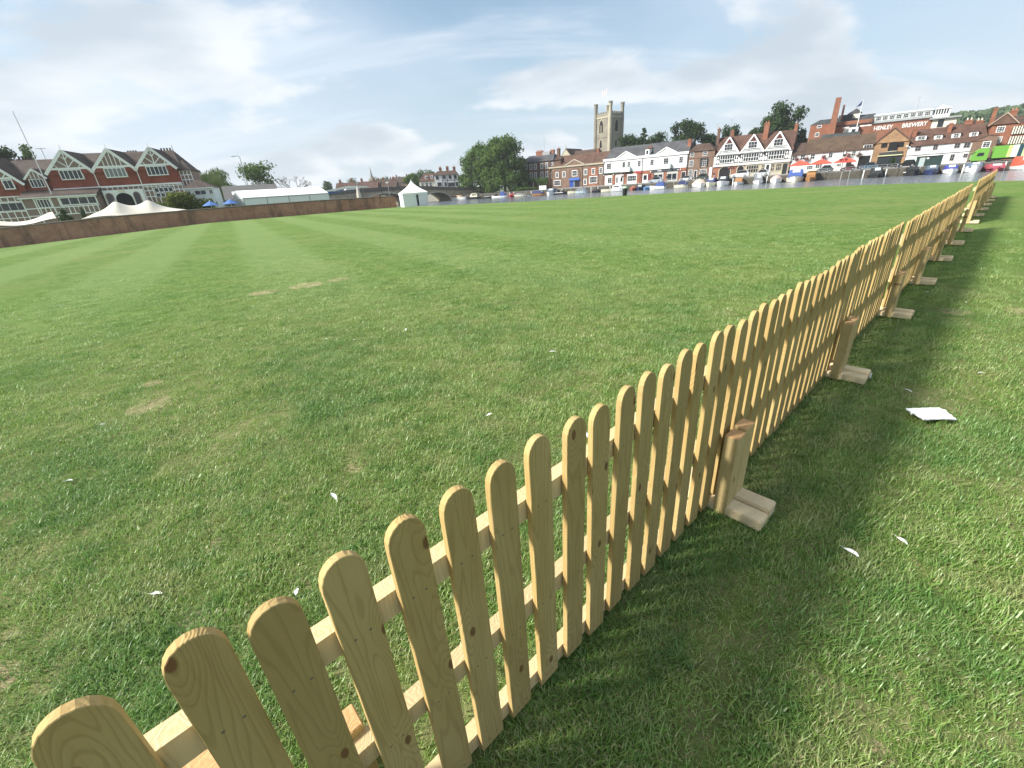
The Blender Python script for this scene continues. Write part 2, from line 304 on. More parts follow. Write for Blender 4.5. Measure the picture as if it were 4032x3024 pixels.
# ------------------------------------------------------------------ grass blades (stuff)
def grass():
    gm = bpy.data.materials.new('grass_blade'); gm.use_nodes = True; t = gm.node_tree; t.nodes.remove(t.nodes['Principled BSDF'])
    oi = t.nodes.new('ShaderNodeObjectInfo'); geo = t.nodes.new('ShaderNodeNewGeometry'); gp = geo.outputs['Position']
    mid = noisen(t, gp, 2.6, 5, .65); fin = noisen(t, gp, 60, 2, .5)
    c = mixc(t, oi.outputs['Random'], (.19, .325, .06), (.28, .415, .112))
    c = mixc(t, mathn(t, 'MULTIPLY', smooth(t, mid, .47, .66), .6), c, (.38, .41, .17))
    c = mixc(t, mathn(t, 'MULTIPLY', smooth(t, fin, .55, .64), .8), c, (.56, .50, .28))
    c = mixc(t, mathn(t, 'MULTIPLY', smooth(t, noisen(t, gp, .8, 3, .5), .46, .62), .5), c, (.105, .25, .06))
    clump = noisen(t, mapping(t, gp, rot=(0, 0, R(20)), scl=(1, 1.6, 1)), 5.5, 4, .6)
    c = mixc(t, mathn(t, 'MULTIPLY', smooth(t, clump, .48, .34), .6), c, (.105, .25, .05))
    c = mixc(t, mathn(t, 'MULTIPLY', smooth(t, clump, .56, .68), .5), c, (.36, .43, .18))
    c = mixc(t, mathn(t, 'MULTIPLY', stripes(t, gp), .55), c, (.36, .46, .19))
    d = t.nodes.new('ShaderNodeBsdfDiffuse'); tr = t.nodes.new('ShaderNodeBsdfTranslucent'); gl = t.nodes.new('ShaderNodeBsdfGlossy'); gl.inputs['Roughness'].default_value = .42
    gl.inputs['Color'].default_value = (.8, .85, .8, 1)
    t.links.new(c, d.inputs[0]); t.links.new(c, tr.inputs[0])
    m1 = t.nodes.new('ShaderNodeMixShader'); m1.inputs[0].default_value = .42; t.links.new(d.outputs[0], m1.inputs[1]); t.links.new(tr.outputs[0], m1.inputs[2])
    m2 = t.nodes.new('ShaderNodeMixShader'); m2.inputs[0].default_value = .045; t.links.new(m1.outputs[0], m2.inputs[1]); t.links.new(gl.outputs[0], m2.inputs[2])
    t.links.new(m2.outputs[0], t.nodes['Material Output'].inputs[0])
    coll = bpy.data.collections.new('grass_tufts')
    rnd = random.Random(3)
    for v in range(8):
        b = MB()
        lean0 = rnd.uniform(0, 2 * math.pi)
        for k in range(42):
            r = .075 * math.sqrt(rnd.random()); a = rnd.uniform(0, 2 * math.pi); x, y = r * math.cos(a), r * math.sin(a)
            L = rnd.uniform(.018, .040) * (1.4 if rnd.random() < .12 else 1); w = rnd.uniform(.0009, .0018)
            az = rnd.gauss(lean0, 1.1); lean = rnd.uniform(.35, 1.5); side = Vector((-math.sin(az), math.cos(az), 0)) * w
            p = Vector((x, y, -.004)); el = math.pi / 2 - lean * .35; prev = None
            for s in range(4):
                ww = side * (1, .9, .62, .06)[s]
                cur = (p - ww, p + ww)
                if prev: b.quadf([prev[0], prev[1], cur[1], cur[0]])
                prev = cur; p = p + Vector((math.cos(az) * math.cos(el), math.sin(az) * math.cos(el), math.sin(el))) * (L / 3); el -= lean * .42
        me = bpy.data.meshes.new('tuft'); me.from_pydata(b.v, [], b.f); me.materials.append(gm); me.polygons.foreach_set('use_smooth', [True] * len(me.polygons))
        coll.objects.link(bpy.data.objects.new('tuft', me))
    # emitter: polar grid in front of the viewpoint with a density per vertex
    verts, faces, dens = [], [], []
    rings = [.10 * 1.105 ** k for k in range(53)]; A0, A1, NA = R(-100), R(100), 150
    for i, r in enumerate(rings):
        for j in range(NA + 1):
            a = A0 + (A1 - A0) * j / NA; x, y = r * math.sin(a), r * math.cos(a); verts.append((x, y, lawn_z(x, y)))
            d = min(1150., 2600. / max(r, .6) ** 1.15)
            d *= max(0., min(1., (17 - r) / 12.5)) ** 1.4
            nz = mnoise.noise(Vector((x * 1.7, y * 1.7, 3.1))) + .7 * mnoise.noise(Vector((x * 5.3, y * 6.3, 9.)))
            d *= max(.16, min(1.3, .80 + nz * 1.25))
            for bx, by, br in BARE:
                q = math.hypot(x - bx, y - by) / br
                if q < 1.3: d *= max(.0, min(1, (q - .45 + .5 * mnoise.noise(Vector((x * 9, y * 9, 1)))) / .7))
            dens.append(d)
    W = NA + 1
    for i in range(len(rings) - 1):
        for j in range(NA): faces.append((i * W + j, i * W + j + 1, (i + 1) * W + j + 1, (i + 1) * W + j))
    me = bpy.data.meshes.new('grass'); me.from_pydata(verts, [], faces)
    at = me.attributes.new('dens', 'FLOAT', 'POINT'); at.data.foreach_set('value', dens); me.materials.append(gm)
    o = tag(link('grass', me), 'short patchy green lawn grass around the picket fence', 'grass', kind='stuff')
    ng = bpy.data.node_groups.new('grass_scatter', 'GeometryNodeTree')
    ng.interface.new_socket('Geometry', in_out='INPUT', socket_type='NodeSocketGeometry'); ng.interface.new_socket('Geometry', in_out='OUTPUT', socket_type='NodeSocketGeometry')
    n = ng.nodes; gi = n.new('NodeGroupInput'); go = n.new('NodeGroupOutput'); L = ng.links.new
    dp = n.new('GeometryNodeDistributePointsOnFaces'); L(gi.outputs[0], dp.inputs['Mesh'])
    na = n.new('GeometryNodeInputNamedAttribute'); na.data_type = 'FLOAT'; na.inputs['Name'].default_value = 'dens'; L(na.outputs['Attribute'], dp.inputs['Density'])
    ci = n.new('GeometryNodeCollectionInfo'); ci.inputs['Collection'].default_value = coll; ci.inputs['Separate Children'].default_value = True; ci.inputs['Reset Children'].default_value = True
    ip = n.new('GeometryNodeInstanceOnPoints'); L(dp.outputs['Points'], ip.inputs['Points']); L(ci.outputs[0], ip.inputs['Instance']); ip.inputs['Pick Instance'].default_value = True
    rv = n.new('FunctionNodeRandomValue'); rv.data_type = 'FLOAT_VECTOR'; rv.inputs[0].default_value = (-.12, -.12, 0); rv.inputs[1].default_value = (.12, .12, 6.283); L(rv.outputs[0], ip.inputs['Rotation'])
    # longer grass where a slow noise is high; farther tufts a little wider so that they still cover
    ps = n.new('GeometryNodeInputPosition'); nz = n.new('ShaderNodeTexNoise'); nz.inputs['Scale'].default_value = 5.5; L(ps.outputs[0], nz.inputs['Vector'])
    rs = n.new('FunctionNodeRandomValue'); rs.data_type = 'FLOAT'; rs.inputs[2].default_value = .65; rs.inputs[3].default_value = 1.2
    mu = n.new('ShaderNodeMath'); mu.operation = 'MULTIPLY'; ad = n.new('ShaderNodeMath'); ad.operation = 'MULTIPLY_ADD'; L(nz.outputs[0], ad.inputs[0]); ad.inputs[1].default_value = 2.4; ad.inputs[2].default_value = -.12
    L(rs.outputs[1], mu.inputs[0]); L(ad.outputs[0], mu.inputs[1])
    ln = n.new('ShaderNodeVectorMath'); ln.operation = 'LENGTH'; L(ps.outputs[0], ln.inputs[0])
    mr = n.new('ShaderNodeMapRange'); L(ln.outputs['Value'], mr.inputs[0]); mr.inputs[1].default_value = 2; mr.inputs[2].default_value = 14; mr.inputs[3].default_value = 1; mr.inputs[4].default_value = 1.45
    cx = n.new('ShaderNodeCombineXYZ'); m3 = n.new('ShaderNodeMath'); m3.operation = 'MULTIPLY'; L(mu.outputs[0], m3.inputs[0]); L(mr.outputs[0], m3.inputs[1])
    L(m3.outputs[0], cx.inputs[0]); L(m3.outputs[0], cx.inputs[1]); L(mu.outputs[0], cx.inputs[2]); L(cx.outputs[0], ip.inputs['Scale'])
    L(ip.outputs[0], go.inputs[0])
    md = o.modifiers.new('scatter', 'NODES'); md.node_group = ng
grass()

# ------------------------------------------------------------------ picket fence
def wood(name, col, col2, dark, knots=True):
    m = bpy.data.materials.new(name); m.use_nodes = True; t = m.node_tree; b = t.nodes['Principled BSDF']; b.inputs['Roughness'].default_value = .72; b.inputs['Specular IOR Level'].default_value = .25
    tcn = t.nodes.new('ShaderNodeTexCoord'); oi = t.nodes.new('ShaderNodeObjectInfo')
    off = t.nodes.new('ShaderNodeCombineXYZ')
    for i, k in enumerate((37., 11., 23.)): t.links.new(mathn(t, 'MULTIPLY', oi.outputs['Random'], k), off.inputs[i])
    va = t.nodes.new('ShaderNodeVectorMath'); va.operation = 'ADD'; t.links.new(tcn.outputs['Object'], va.inputs[0]); t.links.new(off.outputs[0], va.inputs[1]); v = va.outputs[0]
    # grain: growth rings cut lengthways, bent round knots
    sk = t.nodes.new('ShaderNodeSeparateXYZ'); t.links.new(v, sk.inputs[0]); ck = t.nodes.new('ShaderNodeCombineXYZ'); t.links.new(sk.outputs[0], ck.inputs[0]); t.links.new(mathn(t, 'MULTIPLY', sk.outputs[2], .5), ck.inputs[1])
    vor = t.nodes.new('ShaderNodeTexVoronoi'); vor.voronoi_dimensions = '2D'; vor.inputs['Scale'].default_value = 6.; t.links.new(ck.outputs[0], vor.inputs['Vector'])
    kn = smooth(t, vor.outputs['Distance'], .06, .035)
    halo = smooth(t, vor.outputs['Distance'], .34, .0)
    gv = mapping(t, v, scl=(11, 11, .8)); g0 = noisen(t, gv, 1., 2, .5)
    rings = mathn(t, 'SINE', mathn(t, 'ADD', mathn(t, 'MULTIPLY', g0, 115.), mathn(t, 'MULTIPLY', halo, 20.)))
    fine = noisen(t, mapping(t, v, scl=(160, 160, 5)), 1., 3, .6)
    blot = noisen(t, mapping(t, v, scl=(5, 5, 2.2)), 1., 5, .6)
    c = mixc(t, smooth(t, blot, .35, .68), col, col2)
    c = mixc(t, mathn(t, 'MULTIPLY', oi.outputs['Random'], .6), c, tuple(x * .66 for x in col))
    c = mixc(t, mathn(t, 'MULTIPLY', smooth(t, rings, .35, .98), .3), c, dark)
    c = mixc(t, mathn(t, 'MULTIPLY', smooth(t, fine, .5, .75), .22), c, dark)
    if knots: c = mixc(t, mathn(t, 'MULTIPLY', kn, .9), c, (.14, .065, .028))
    if knots:   # nail heads over the three rails
        so = t.nodes.new('ShaderNodeSeparateXYZ'); t.links.new(tcn.outputs['Object'], so.inputs[0])
        ax = mathn(t, 'SUBTRACT', mathn(t, 'ABSOLUTE', mathn(t, 'SUBTRACT', so.outputs[0], .0395)), .015); nl = None
        for zz in (.028, .362, .722):
            dd = mathn(t, 'SQRT', mathn(t, 'ADD', mathn(t, 'POWER', ax, 2), mathn(t, 'POWER', mathn(t, 'SUBTRACT', so.outputs[2], zz), 2)))
            nl = dd if nl is None else mathn(t, 'MINIMUM', nl, dd)
        c = mixc(t, mathn(t, 'MULTIPLY', smooth(t, nl, .0036, .0024), .85), c, (.10, .095, .09))
    t.links.new(c, b.inputs['Base Color'])
    bn = t.nodes.new('ShaderNodeBump'); bn.inputs['Strength'].default_value = .35; bn.inputs['Distance'].default_value = .003
    t.links.new(mathn(t, 'ADD', mathn(t, 'MULTIPLY', rings, -.3), fine), bn.inputs['Height']); t.links.new(bn.outputs[0], b.inputs['Normal'])
    return m
W_FACE = wood('treated_picket_face', (.375, .278, .108), (.43, .33, .148), (.19, .128, .046)); W_EDGE = wood('sawn_picket_edge', (.47, .325, .13), (.53, .39, .175), (.34, .21, .07), False)
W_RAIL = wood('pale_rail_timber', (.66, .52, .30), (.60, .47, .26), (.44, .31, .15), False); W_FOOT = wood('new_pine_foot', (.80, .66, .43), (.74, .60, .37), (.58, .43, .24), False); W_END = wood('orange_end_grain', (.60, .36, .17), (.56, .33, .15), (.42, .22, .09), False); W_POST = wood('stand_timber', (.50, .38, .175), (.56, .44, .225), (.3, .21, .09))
PW, PT, PITCH = .079, .019, .1225
def picket_mesh(seed):
    rnd = random.Random(seed); pts = [(0, 0.), (PW, 0.)]
    h = .918 + rnd.uniform(-.006, .006); sh = .052
    for k in range(0, 11):
        a = math.pi * k / 10; pts.append((PW / 2 + PW / 2 * math.cos(a), h - sh + sh * math.sin(a) ** .9))
    b = MB(); n = len(pts); i = 0
    b.v = [(x, y, z) for y in (0, PT) for x, z in pts]
    b.f = [tuple(range(n)), tuple(range(2 * n - 1, n - 1, -1))] + [(k, n + k, n + (k + 1) % n, (k + 1) % n) for k in range(n)]
    b.m = [0, 0] + [1] * n
    me = b.mesh('picket', [W_FACE, W_EDGE]); bm = bmesh.new(); bm.from_mesh(me)
    bmesh.ops.bevel(bm, geom=[e for e in bm.edges if e.calc_length() > .3 or abs(e.verts[0].co.y - e.verts[1].co.y) < 1e-5], offset=.0013, segments=1, affect='EDGES'); bm.to_mesh(me); bm.free()
    return me
PM = [picket_mesh(s) for s in range(6)]
fence_anchor = [(-2.47, 'near'), ]
def panel(along, perp, yaw, n, label, seed, hz=0.):
    """one movable panel: pickets in front, three rails behind; local x along the fence, local y to its far side"""
    rnd = random.Random(seed); p = Vector((1.01, 1.64)) + FT * along + FRT * perp
    t = empty('picket_fence', (p.x, p.y, hz), math.atan2(FT.y, FT.x) + yaw, label, 'fence', 'picket fence panels on the lawn')
    for k in range(n):
        o = link('picket', PM[rnd.randrange(6)], t, (k * PITCH + rnd.uniform(-.004, .004), rnd.uniform(0, .003), .032 + rnd.uniform(-.008, .008)), (rnd.uniform(-.006, .006), rnd.uniform(-.008, .008), rnd.uniform(-.02, .02)))
    L = (n - 1) * PITCH + PW
    rb = [(-.02, .72, .785), (-.02, .365, .425), (-.02, .03, .09)]
    for j, (x0, z0, z1) in enumerate(rb):
        b = MB().box(x0 + .03, PT + .004, z0, L - .01, PT + .044, z1); b.obj('rail', W_RAIL, t)
    return t
names = ['front end of the nearest fence panel cut off by the bottom left corner', 'nearest whole picket fence panel, its pickets spaced wide in view', 'second whole fence panel, beyond the first double stand', 'third whole fence panel from the front, over the foot with a white ring', 'fourth whole fence panel from the front', 'fifth whole fence panel from the front', 'sixth whole fence panel from the front', 'last fence panel before the gap in the fence',
         'first fence panel beyond the gap', 'second fence panel beyond the gap', 'third fence panel beyond the gap', 'fourth fence panel beyond the gap', 'farthest fence panel, nearest the river']
POSTS = [0, 1.985, 4.005, 5.84, 7.80, 9.70, 11.80]
panel(-1.870 - 4 * PITCH + .012, -.045, .02, 4, names[0], 50)
panel(-1.880, -.045, 0., 16, names[1], 51)
sp = [(.075, 0.), (2.06, .004), (4.06, -.006), (5.93, .012), (7.90, 0.), (9.88, .004)]
for i, (a, yw) in enumerate(sp):
    n = 16 if i != 2 else 15
    panel(a + .01, -.055 + ((-.012 if i % 2 else .006) if i < 2 else 0), yw * (.35 if i > 1 else 1), n, names[2 + i], 60 + i)
for i in range(5):
    panel(13.62 + i * 1.83, -.045, .002 * (-1) ** i, 15, names[8 + i], 80 + i)
RING = mat('galvanised_ring', (.7, .7, .68), .35, .05, metal=.6)
def stand(along, label, perp=0., h=.44, side=1, ring=False, hs=None, two=True, xs=(-.085, .008)):
    """free-standing support: two uprights screwed to neighbouring panels and two feet lying on the grass"""
    p = Vector((1.01, 1.64)) + FT * along + FRT * perp
    t = empty('fence_stand', (p.x, p.y, 0), math.atan2(FT.y, FT.x), label, 'fence stand', 'timber stands holding up the fence panels')
    for k, x in enumerate(xs):
        hh = (hs or (h, h + .012))[k]
        o = MB().box(0, 0, 0, .088, .06, hh - .012); me = o.mesh('upright', [W_POST, W_END])
        bm = bmesh.new(); bm.from_mesh(me); bmesh.ops.bevel(bm, geom=bm.edges[:], offset=.003, segments=1, affect='EDGES')
        for f in bm.faces:
            if f.calc_center_median().z > hh - .016: f.material_index = 1
        bm.to_mesh(me); bm.free()
        link('upright', me, t, (x, -.035 if side > 0 else .085, .008), (0, 0, random.uniform(-.02, .02)))
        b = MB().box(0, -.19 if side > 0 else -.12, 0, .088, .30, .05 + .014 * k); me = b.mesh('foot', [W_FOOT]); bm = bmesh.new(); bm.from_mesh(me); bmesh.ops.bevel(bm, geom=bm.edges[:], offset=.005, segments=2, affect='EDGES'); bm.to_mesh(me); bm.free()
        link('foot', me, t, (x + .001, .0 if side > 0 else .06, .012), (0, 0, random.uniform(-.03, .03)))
    if ring:
        b = MB(); pts = []
        for k in range(16):
            a = 2 * math.pi * k / 16; pts.append((Vector((.045 + .02 * math.cos(a), -.2, .045 + .022 * math.sin(a)))))
        for k in range(16): b.tube(pts[k], pts[(k + 1) % 16], .0035, n=6)
        b.obj('ring', RING, t)
    return t
stand(-1.895, 'fence stand half hidden behind the pickets in the bottom left corner', -.02, side=-1, hs=(.62, .45), xs=(-.175, .045))
stand(0., 'nearest double fence stand with orange tops and a wide double foot')
for i, a in enumerate(POSTS[1:]):
    stand(a + .03, ['fence stand with a white ring on its foot', 'second fence stand beyond the white ringed one', 'third fence stand beyond the white ringed one', 'fourth fence stand beyond the white ringed one', 'fifth fence stand beyond the white ringed one, last but one before the gap', 'last fence stand before the gap'][i], ring=i == 0, h=.45)
for i, a in enumerate((13.6, 15.4, 17.3, 19.1, 20.9, 22.7)):
    stand(a, ['bright yellow fence stand just beyond the gap', 'second fence stand beyond the gap', 'third fence stand beyond the gap', 'fourth fence stand beyond the gap', 'fifth fence stand beyond the gap', 'fence stand at the far end of the fence'][i], h=.5)

# napkin, feathers
def crumple(name, w, d, m, seed, loc, rz, amp=.02, n=9, outline=None):
    rnd = random.Random(seed); b = MB(); g = []
    for i in range(n + 1):
        row = []
        for j in range(n + 1):
            x = (i / n - .5) * w; y = (j / n - .5) * d
            if i == 0: x += .035 * abs(j / n - .5) * 2; y *= .6
            z = .018 + amp * (mnoise.noise(Vector((x * 9 + seed, y * 11, 0))) + .6 * abs(mnoise.noise(Vector((x * 22, y * 25 + seed, 4)))))
            if j in (3, 6): z += .006
            row.append((x + rnd.uniform(-.003, .003), y + rnd.uniform(-.003, .003), max(.008, z)))
        g.append(row)
    for s in (0, 1):
        k0 = len(b.v)
        for r in g: b.v += [(x, y, z - s * .006) for x, y, z in r]
        for i in range(n):
            for j in range(n): b.f.append((k0 + i * (n + 1) + j, k0 + (i + 1) * (n + 1) + j, k0 + (i + 1) * (n + 1) + j + 1, k0 + i * (n + 1) + j + 1)); b.m.append(0)
    return b.obj(name, m, None, loc, (0, 0, rz))
PAPER = mat('white_paper', (.85, .86, .88), .8, .04)
tag(crumple('paper_napkin', .215, .14, PAPER, 5, (2.6, 2.28, .026), R(-8), .008), 'folded white paper napkin lying on the grass right of the fence', 'napkin')
def feather_mesh(seed):
    rnd = random.Random(seed); b = MB(); n = 7; L = .045
    for s in (-1, 1):
        for k in range(n):
            u0, u1 = k / n, (k + 1) / n; w0 = .011 * math.sin(math.pi * (u0 * .9 + .08)); w1 = .011 * math.sin(math.pi * (u1 * .9 + .08))
            c = lambda u: .007 * math.sin(u * 2.4) + .002
            b.quadf([(u0 * L, .006 * u0, c(u0)), (u1 * L, .006 * u1, c(u1)), (u1 * L + .004, s * w1 * rnd.uniform(.75, 1.1) + .006 * u1, c(u1) + .006), (u0 * L + .004, s * w0 * rnd.uniform(.75, 1.1) + .006 * u0, c(u0) + .006)])
    b.tube((-.012, 0, .004), (L * .9, .006, .017), .0007, .0003, 5)
    return b.mesh('feather', FEATHER)
FEATHER = mat('white_feather', (.82, .82, .80), .8, .05)
FM = [feather_mesh(s) for s in range(4)]
for i, (x, y) in enumerate([(-2.8, 2.22), (-.99, 1.86), (-.96, 1.3), (-1.6, 1.32), (.46, 2.36), (-.2, 2.68), (.62, 4.6), (.38, 3.88), (-1.22, 4.92), (-1.79, 4.72), (1.35, 1.31), (1.61, 1.35), (-.16, .93), (3.51, 2.81), (5.06, 4.5), (2.77, 2.65), (-2.76, 5.17), (-2.14, 4.79), (-8.75, 7.65), (-8.06, 7.08), (-3.18, 2.98), (5.06, 5.0), (-3.69, 10.64), (1.6, 7.5), (4.2, 9.4), (-6.2, 12.3), (8.2, 13.1)]):
    s = random.uniform(.85, 1.25) * (.75 if math.hypot(x, y) > 4 else 1)
    o = link('feather', FM[i % 4], None, (x, y, .022), (random.uniform(-.3, .3), random.uniform(-.3, .3), random.uniform(0, 6.28)), (s, s, s))
    tag(o, 'small white feather lying in the grass', 'feather', 'white feathers scattered over the lawn')

# ------------------------------------------------------------------ building kit
_win = {}
def window(parent, x0, z0, x1, z1, cols=2, rows=2, y=0., fm=None, gm=None, name='window', arch=False, fw=.075, bw=.04, ry=0.):
    """frame (part) with a pane (sub-part); the frame stands 6 cm proud of the wall face at y"""
    fm = fm or WHITE; gm = gm or GLASS
    w, h = round(x1 - x0, 2), round(z1 - z0, 2); key = (w, h, cols, rows, fm.name, gm.name, fw, bw)
    if key not in _win:
        b = MB(); b.box(0, -.07, 0, fw, 0, h).box(w - fw, -.07, 0, w, 0, h).box(fw, -.07, h - fw, w - fw, 0, h).box(fw, -.09, 0, w - fw, 0, fw)
        for k in range(1, cols): b.box(w * k / cols - bw / 2, -.06, fw, w * k / cols + bw / 2, -.005, h - fw)
        for k in range(1, rows): b.box(fw, -.055, h * k / rows - bw / 2, w - fw, -.01, h * k / rows + bw / 2)
        p = MB().box(fw * .5, -.025, fw * .5, w - fw * .5, -.003, h - fw * .5)
        _win[key] = (b.mesh('window', fm), p.mesh('pane', gm))
    f = link(name, _win[key][0], parent, (x0, y, z0), (0, 0, ry)); link('pane', _win[key][1], f)
    return f
def door(parent, x0, z0, x1, z1, m, frame=None, y=0., glazed=False):
    d = MB().box(x0, y - .05, z0, x1, y - .002, z1).obj('door', m, parent)
    if frame: b = MB().box(x0 - .1, y - .09, z0, x0, y - .001, z1 + .1).box(x1, y - .09, z0, x1 + .1, y - .001, z1 + .1).box(x0, y - .09, z1, x1, y - .001, z1 + .1); b.obj('door_frame', frame, d)
    if glazed: MB().box(x0 + .15, y - .06, z0 + (z1 - z0) * .4, x1 - .15, y - .045, z1 - .12).obj('pane', GLASS, d)
    return d
def archpts(x0, x1, z0, zs, zt, n=10, pointed=False):
    c = (x0 + x1) / 2; r = (x1 - x0) / 2; pts = [(x0, z0), (x1, z0), (x1, zs)]
    for k in range(1, n):
        a = math.pi * k / n
        if pointed:
            f = k / n; s = 1 - abs(2 * f - 1); pts.append((x1 - (x1 - x0) * f, zs + (zt - zs) * math.sin(s * math.pi / 2) ** .8))
        else: pts.append((c + r * math.cos(a), zs + (zt - zs) * math.sin(a)))
    pts.append((x0, zs)); return pts
def walls(parent, x0, y0, x1, y1, z0, z1, m, name='wall'): return MB().box(x0, y0, z0, x1, y1, z1).obj(name, m, parent)
def roof(parent, x0, x1, y0, y1, ze, zr, m, yr=None, o=.25, hl=0., hr=0., name='roof', th=.12):
    """pitched roof with its ridge along x; hl / hr inset the ridge ends for a hip"""
    yr = (y0 + y1) / 2 if yr is None else yr; xa, xb, ya, yb = x0 - o * .4, x1 + o * .4, y0 - o, y1 + o
    b = MB(); v = [(xa, ya, ze), (xb, ya, ze), (xb, yb, ze), (xa, yb, ze), (xa + hl, yr, zr), (xb - hr, yr, zr)]
    lo = [(xa, ya, ze - th), (xb, ya, ze - th), (xb, yb, ze - th), (xa, yb, ze - th)]
    b.v = v + lo; b.f = [(0, 1, 5, 4), (2, 3, 4, 5), (1, 2, 5), (3, 0, 4), (0, 6, 7, 1), (1, 7, 8, 2), (2, 8, 9, 3), (3, 9, 6, 0), (6, 9, 8, 7)]; b.m = [0] * 9
    return b.obj(name, m, parent)
def gable(parent, x0, x1, ze, xa, za, y0, y1, wm, rm, name='gable', barge=None, bw=.3, wz=None):
    """front-facing gable: roof prism running back, wall face, bargeboards"""
    MB().prism([(x0 - .12, ze), (x1 + .12, ze), (xa, za + .1)], y1, 'y', y0 - .18).obj('gable_roof', rm, parent)
    g = MB().prism([(x0 + .02, ze), (x1 - .02, ze), (xa, za - .12)], y0 - .185, 'y', y0 - .24).obj(name, wm, parent)
    if barge:
        for (xs, zs) in ((x0 - .16, ze - .05), (x1 + .16, ze - .05)): beam('bargeboard', xs, zs, xa, za, bw, y0 - .33, y0 - .25, barge, parent)
    return g
def chimney(parent, x, y, z0, z1, w=.7, d=.6, m=None, pots=2, pm=None):
    m = m or BR_RED; b = MB().box(x - w / 2, y - d / 2, z0, x + w / 2, y + d / 2, z1).box(x - w / 2 - .07, y - d / 2 - .07, z1 - .32, x + w / 2 + .07, y + d / 2 + .07, z1 - .12)
    c = b.obj('chimney', m, parent)
    for k in range(pots):
        px = x + (k - (pots - 1) / 2) * w / max(1, pots); MB().lathe([(.13, z1 - .02), (.11, z1 + .3), (.13, z1 + .42), (.09, z1 + .42)], 8, (px, y)).obj('chimney_pot', pm or mat('terracotta', (.36, .17, .1), .8), c)
    return c
def pipe(parent, x, z0, z1, y=-.08, m=None): return MB().tube((x, y, z0), (x, y, z1), .055).obj('downpipe', m or BLACK, parent)
def aerial(parent, x, y, z0, z1):
    b = MB().tube((x, y, z0), (x, y, z1), .035, n=5)
    for k in range(5): b.tube((x - .5 + .2 * k, y - .3, z1 - .1), (x - .5 + .2 * k, y + .3, z1 - .1), .02, n=4)
    b.tube((x - .6, y, z1 - .1), (x + .5, y, z1 - .1), .025, n=4); return b.obj('aerial', GREYM, parent)
def town(name, u, label, cat='building', d=15., z=-.02): return empty(name, bank(u, d, z), FR, label, cat)
def text(s, size, m, parent, loc, rot=(R(90), 0, 0), name='lettering', off=.0, sx=1., ext=.02):
    cu = bpy.data.curves.new('t', 'FONT'); cu.body = s; cu.size = size; cu.extrude = ext; cu.offset = off; cu.align_x = 'CENTER'; cu.resolution_u = 3
    ob = bpy.data.objects.new('t', cu); COL.objects.link(ob); dg = bpy.context.evaluated_depsgraph_get()
    me = bpy.data.meshes.new_from_object(ob.evaluated_get(dg)); bpy.data.objects.remove(ob); me.name = name; me.materials.clear(); me.materials.append(m)
    return link(name, me, parent, loc, rot, (sx, 1, 1))

# ---------------------------------------------------- riverside hotel (three storeys, dark brick)
h = town('brick_hotel', -36.2, 'dark brick three storey hotel with slate roof beside the big tree', d=15.3)
X = 36.2
walls(h, 0, 0, 11.95, 9, 0, 8.75, BR_DARK); roof(h, 0, 13.2, 0, 8, 8.75, 10.9, SLATE, hl=1.2, hr=1.9)
MB().box(11.95, .3, 0, 15.8, 9, 8.7).obj('side_wing', BR_DARK, h)
roof(h, 11.9, 15.8, .3, 8, 8.7, 9.9, TILE_BR, hr=1.4)
bar('cornice', -.05, -.16, 8.5, 11.97, -.003, 8.72, mat('dark_cornice', (.07, .06, .055), .8), h)
bar('string_course', 0, -.06, 5.78, 11.95, -.003, 5.92, BR_BROWN, h)
for x in (1.65, 3.7, 5.5, 8.1, 10., 11.85 - .95): pass
for x in (1.7, 3.65, 5.5, 8.1, 10.0):
    window(h, x, 6.4, x + 1.05, 8.15, 2, 3, y=-.002, fw=.14)
    window(h, x, 3.55, x + 1.05, 5.5, 2, 4, y=-.002, fw=.14)
window(h, 11.95, 6.6, 12.95, 8.2, 2, 3, y=.298, fw=.14); window(h, 12.0, 3.3, 12.9, 5.0, 2, 3, y=.298, fw=.14); window(h, 1.2, .9, 2.2, 2.6, 2, 2, y=-.002, fw=.12)
door(h, 13.0, 0, 13.9, 2.2, mat('maroon_door', (.06, .02, .02), .5), y=.3)
MB().box(12.1, .05, 5.6, 13.3, .3, 8.0) 
chimney(h, 5.5, 4, 10.2, 12.0, 2.6, .8, BR_RED, 6); chimney(h, 10.4, 4.5, 10.2, 12.1, 1.3, .8, BR_RED, 0); chimney(h, 13.0, 4, 9.0, 12.2, .95, .8, BR_DARK, 1)
aerial(h, 7.4, 4, 10.5, 16.2); MB().box(6.8, 3.6, 10.4, 9.7, 4.4, 11.7).obj('roof_tank', GREYM, h)
pipe(h, 7.2, 0, 8.5); 
# terrace of the hotel: low white walls and a leafy pergola
tw = empty('terrace_wall', bank(-38, 8, 0), FR, 'low white rendered wall in front of the dark brick hotel', 'wall')
for x0, x1 in ((1.5, 5.3), (6.1, 8.6), (13.6, 16.3)): bar('wall_section', x0, 0, -.05, x1, .25, .75 + .45 * (x0 > 13), WHITEWALL, tw)
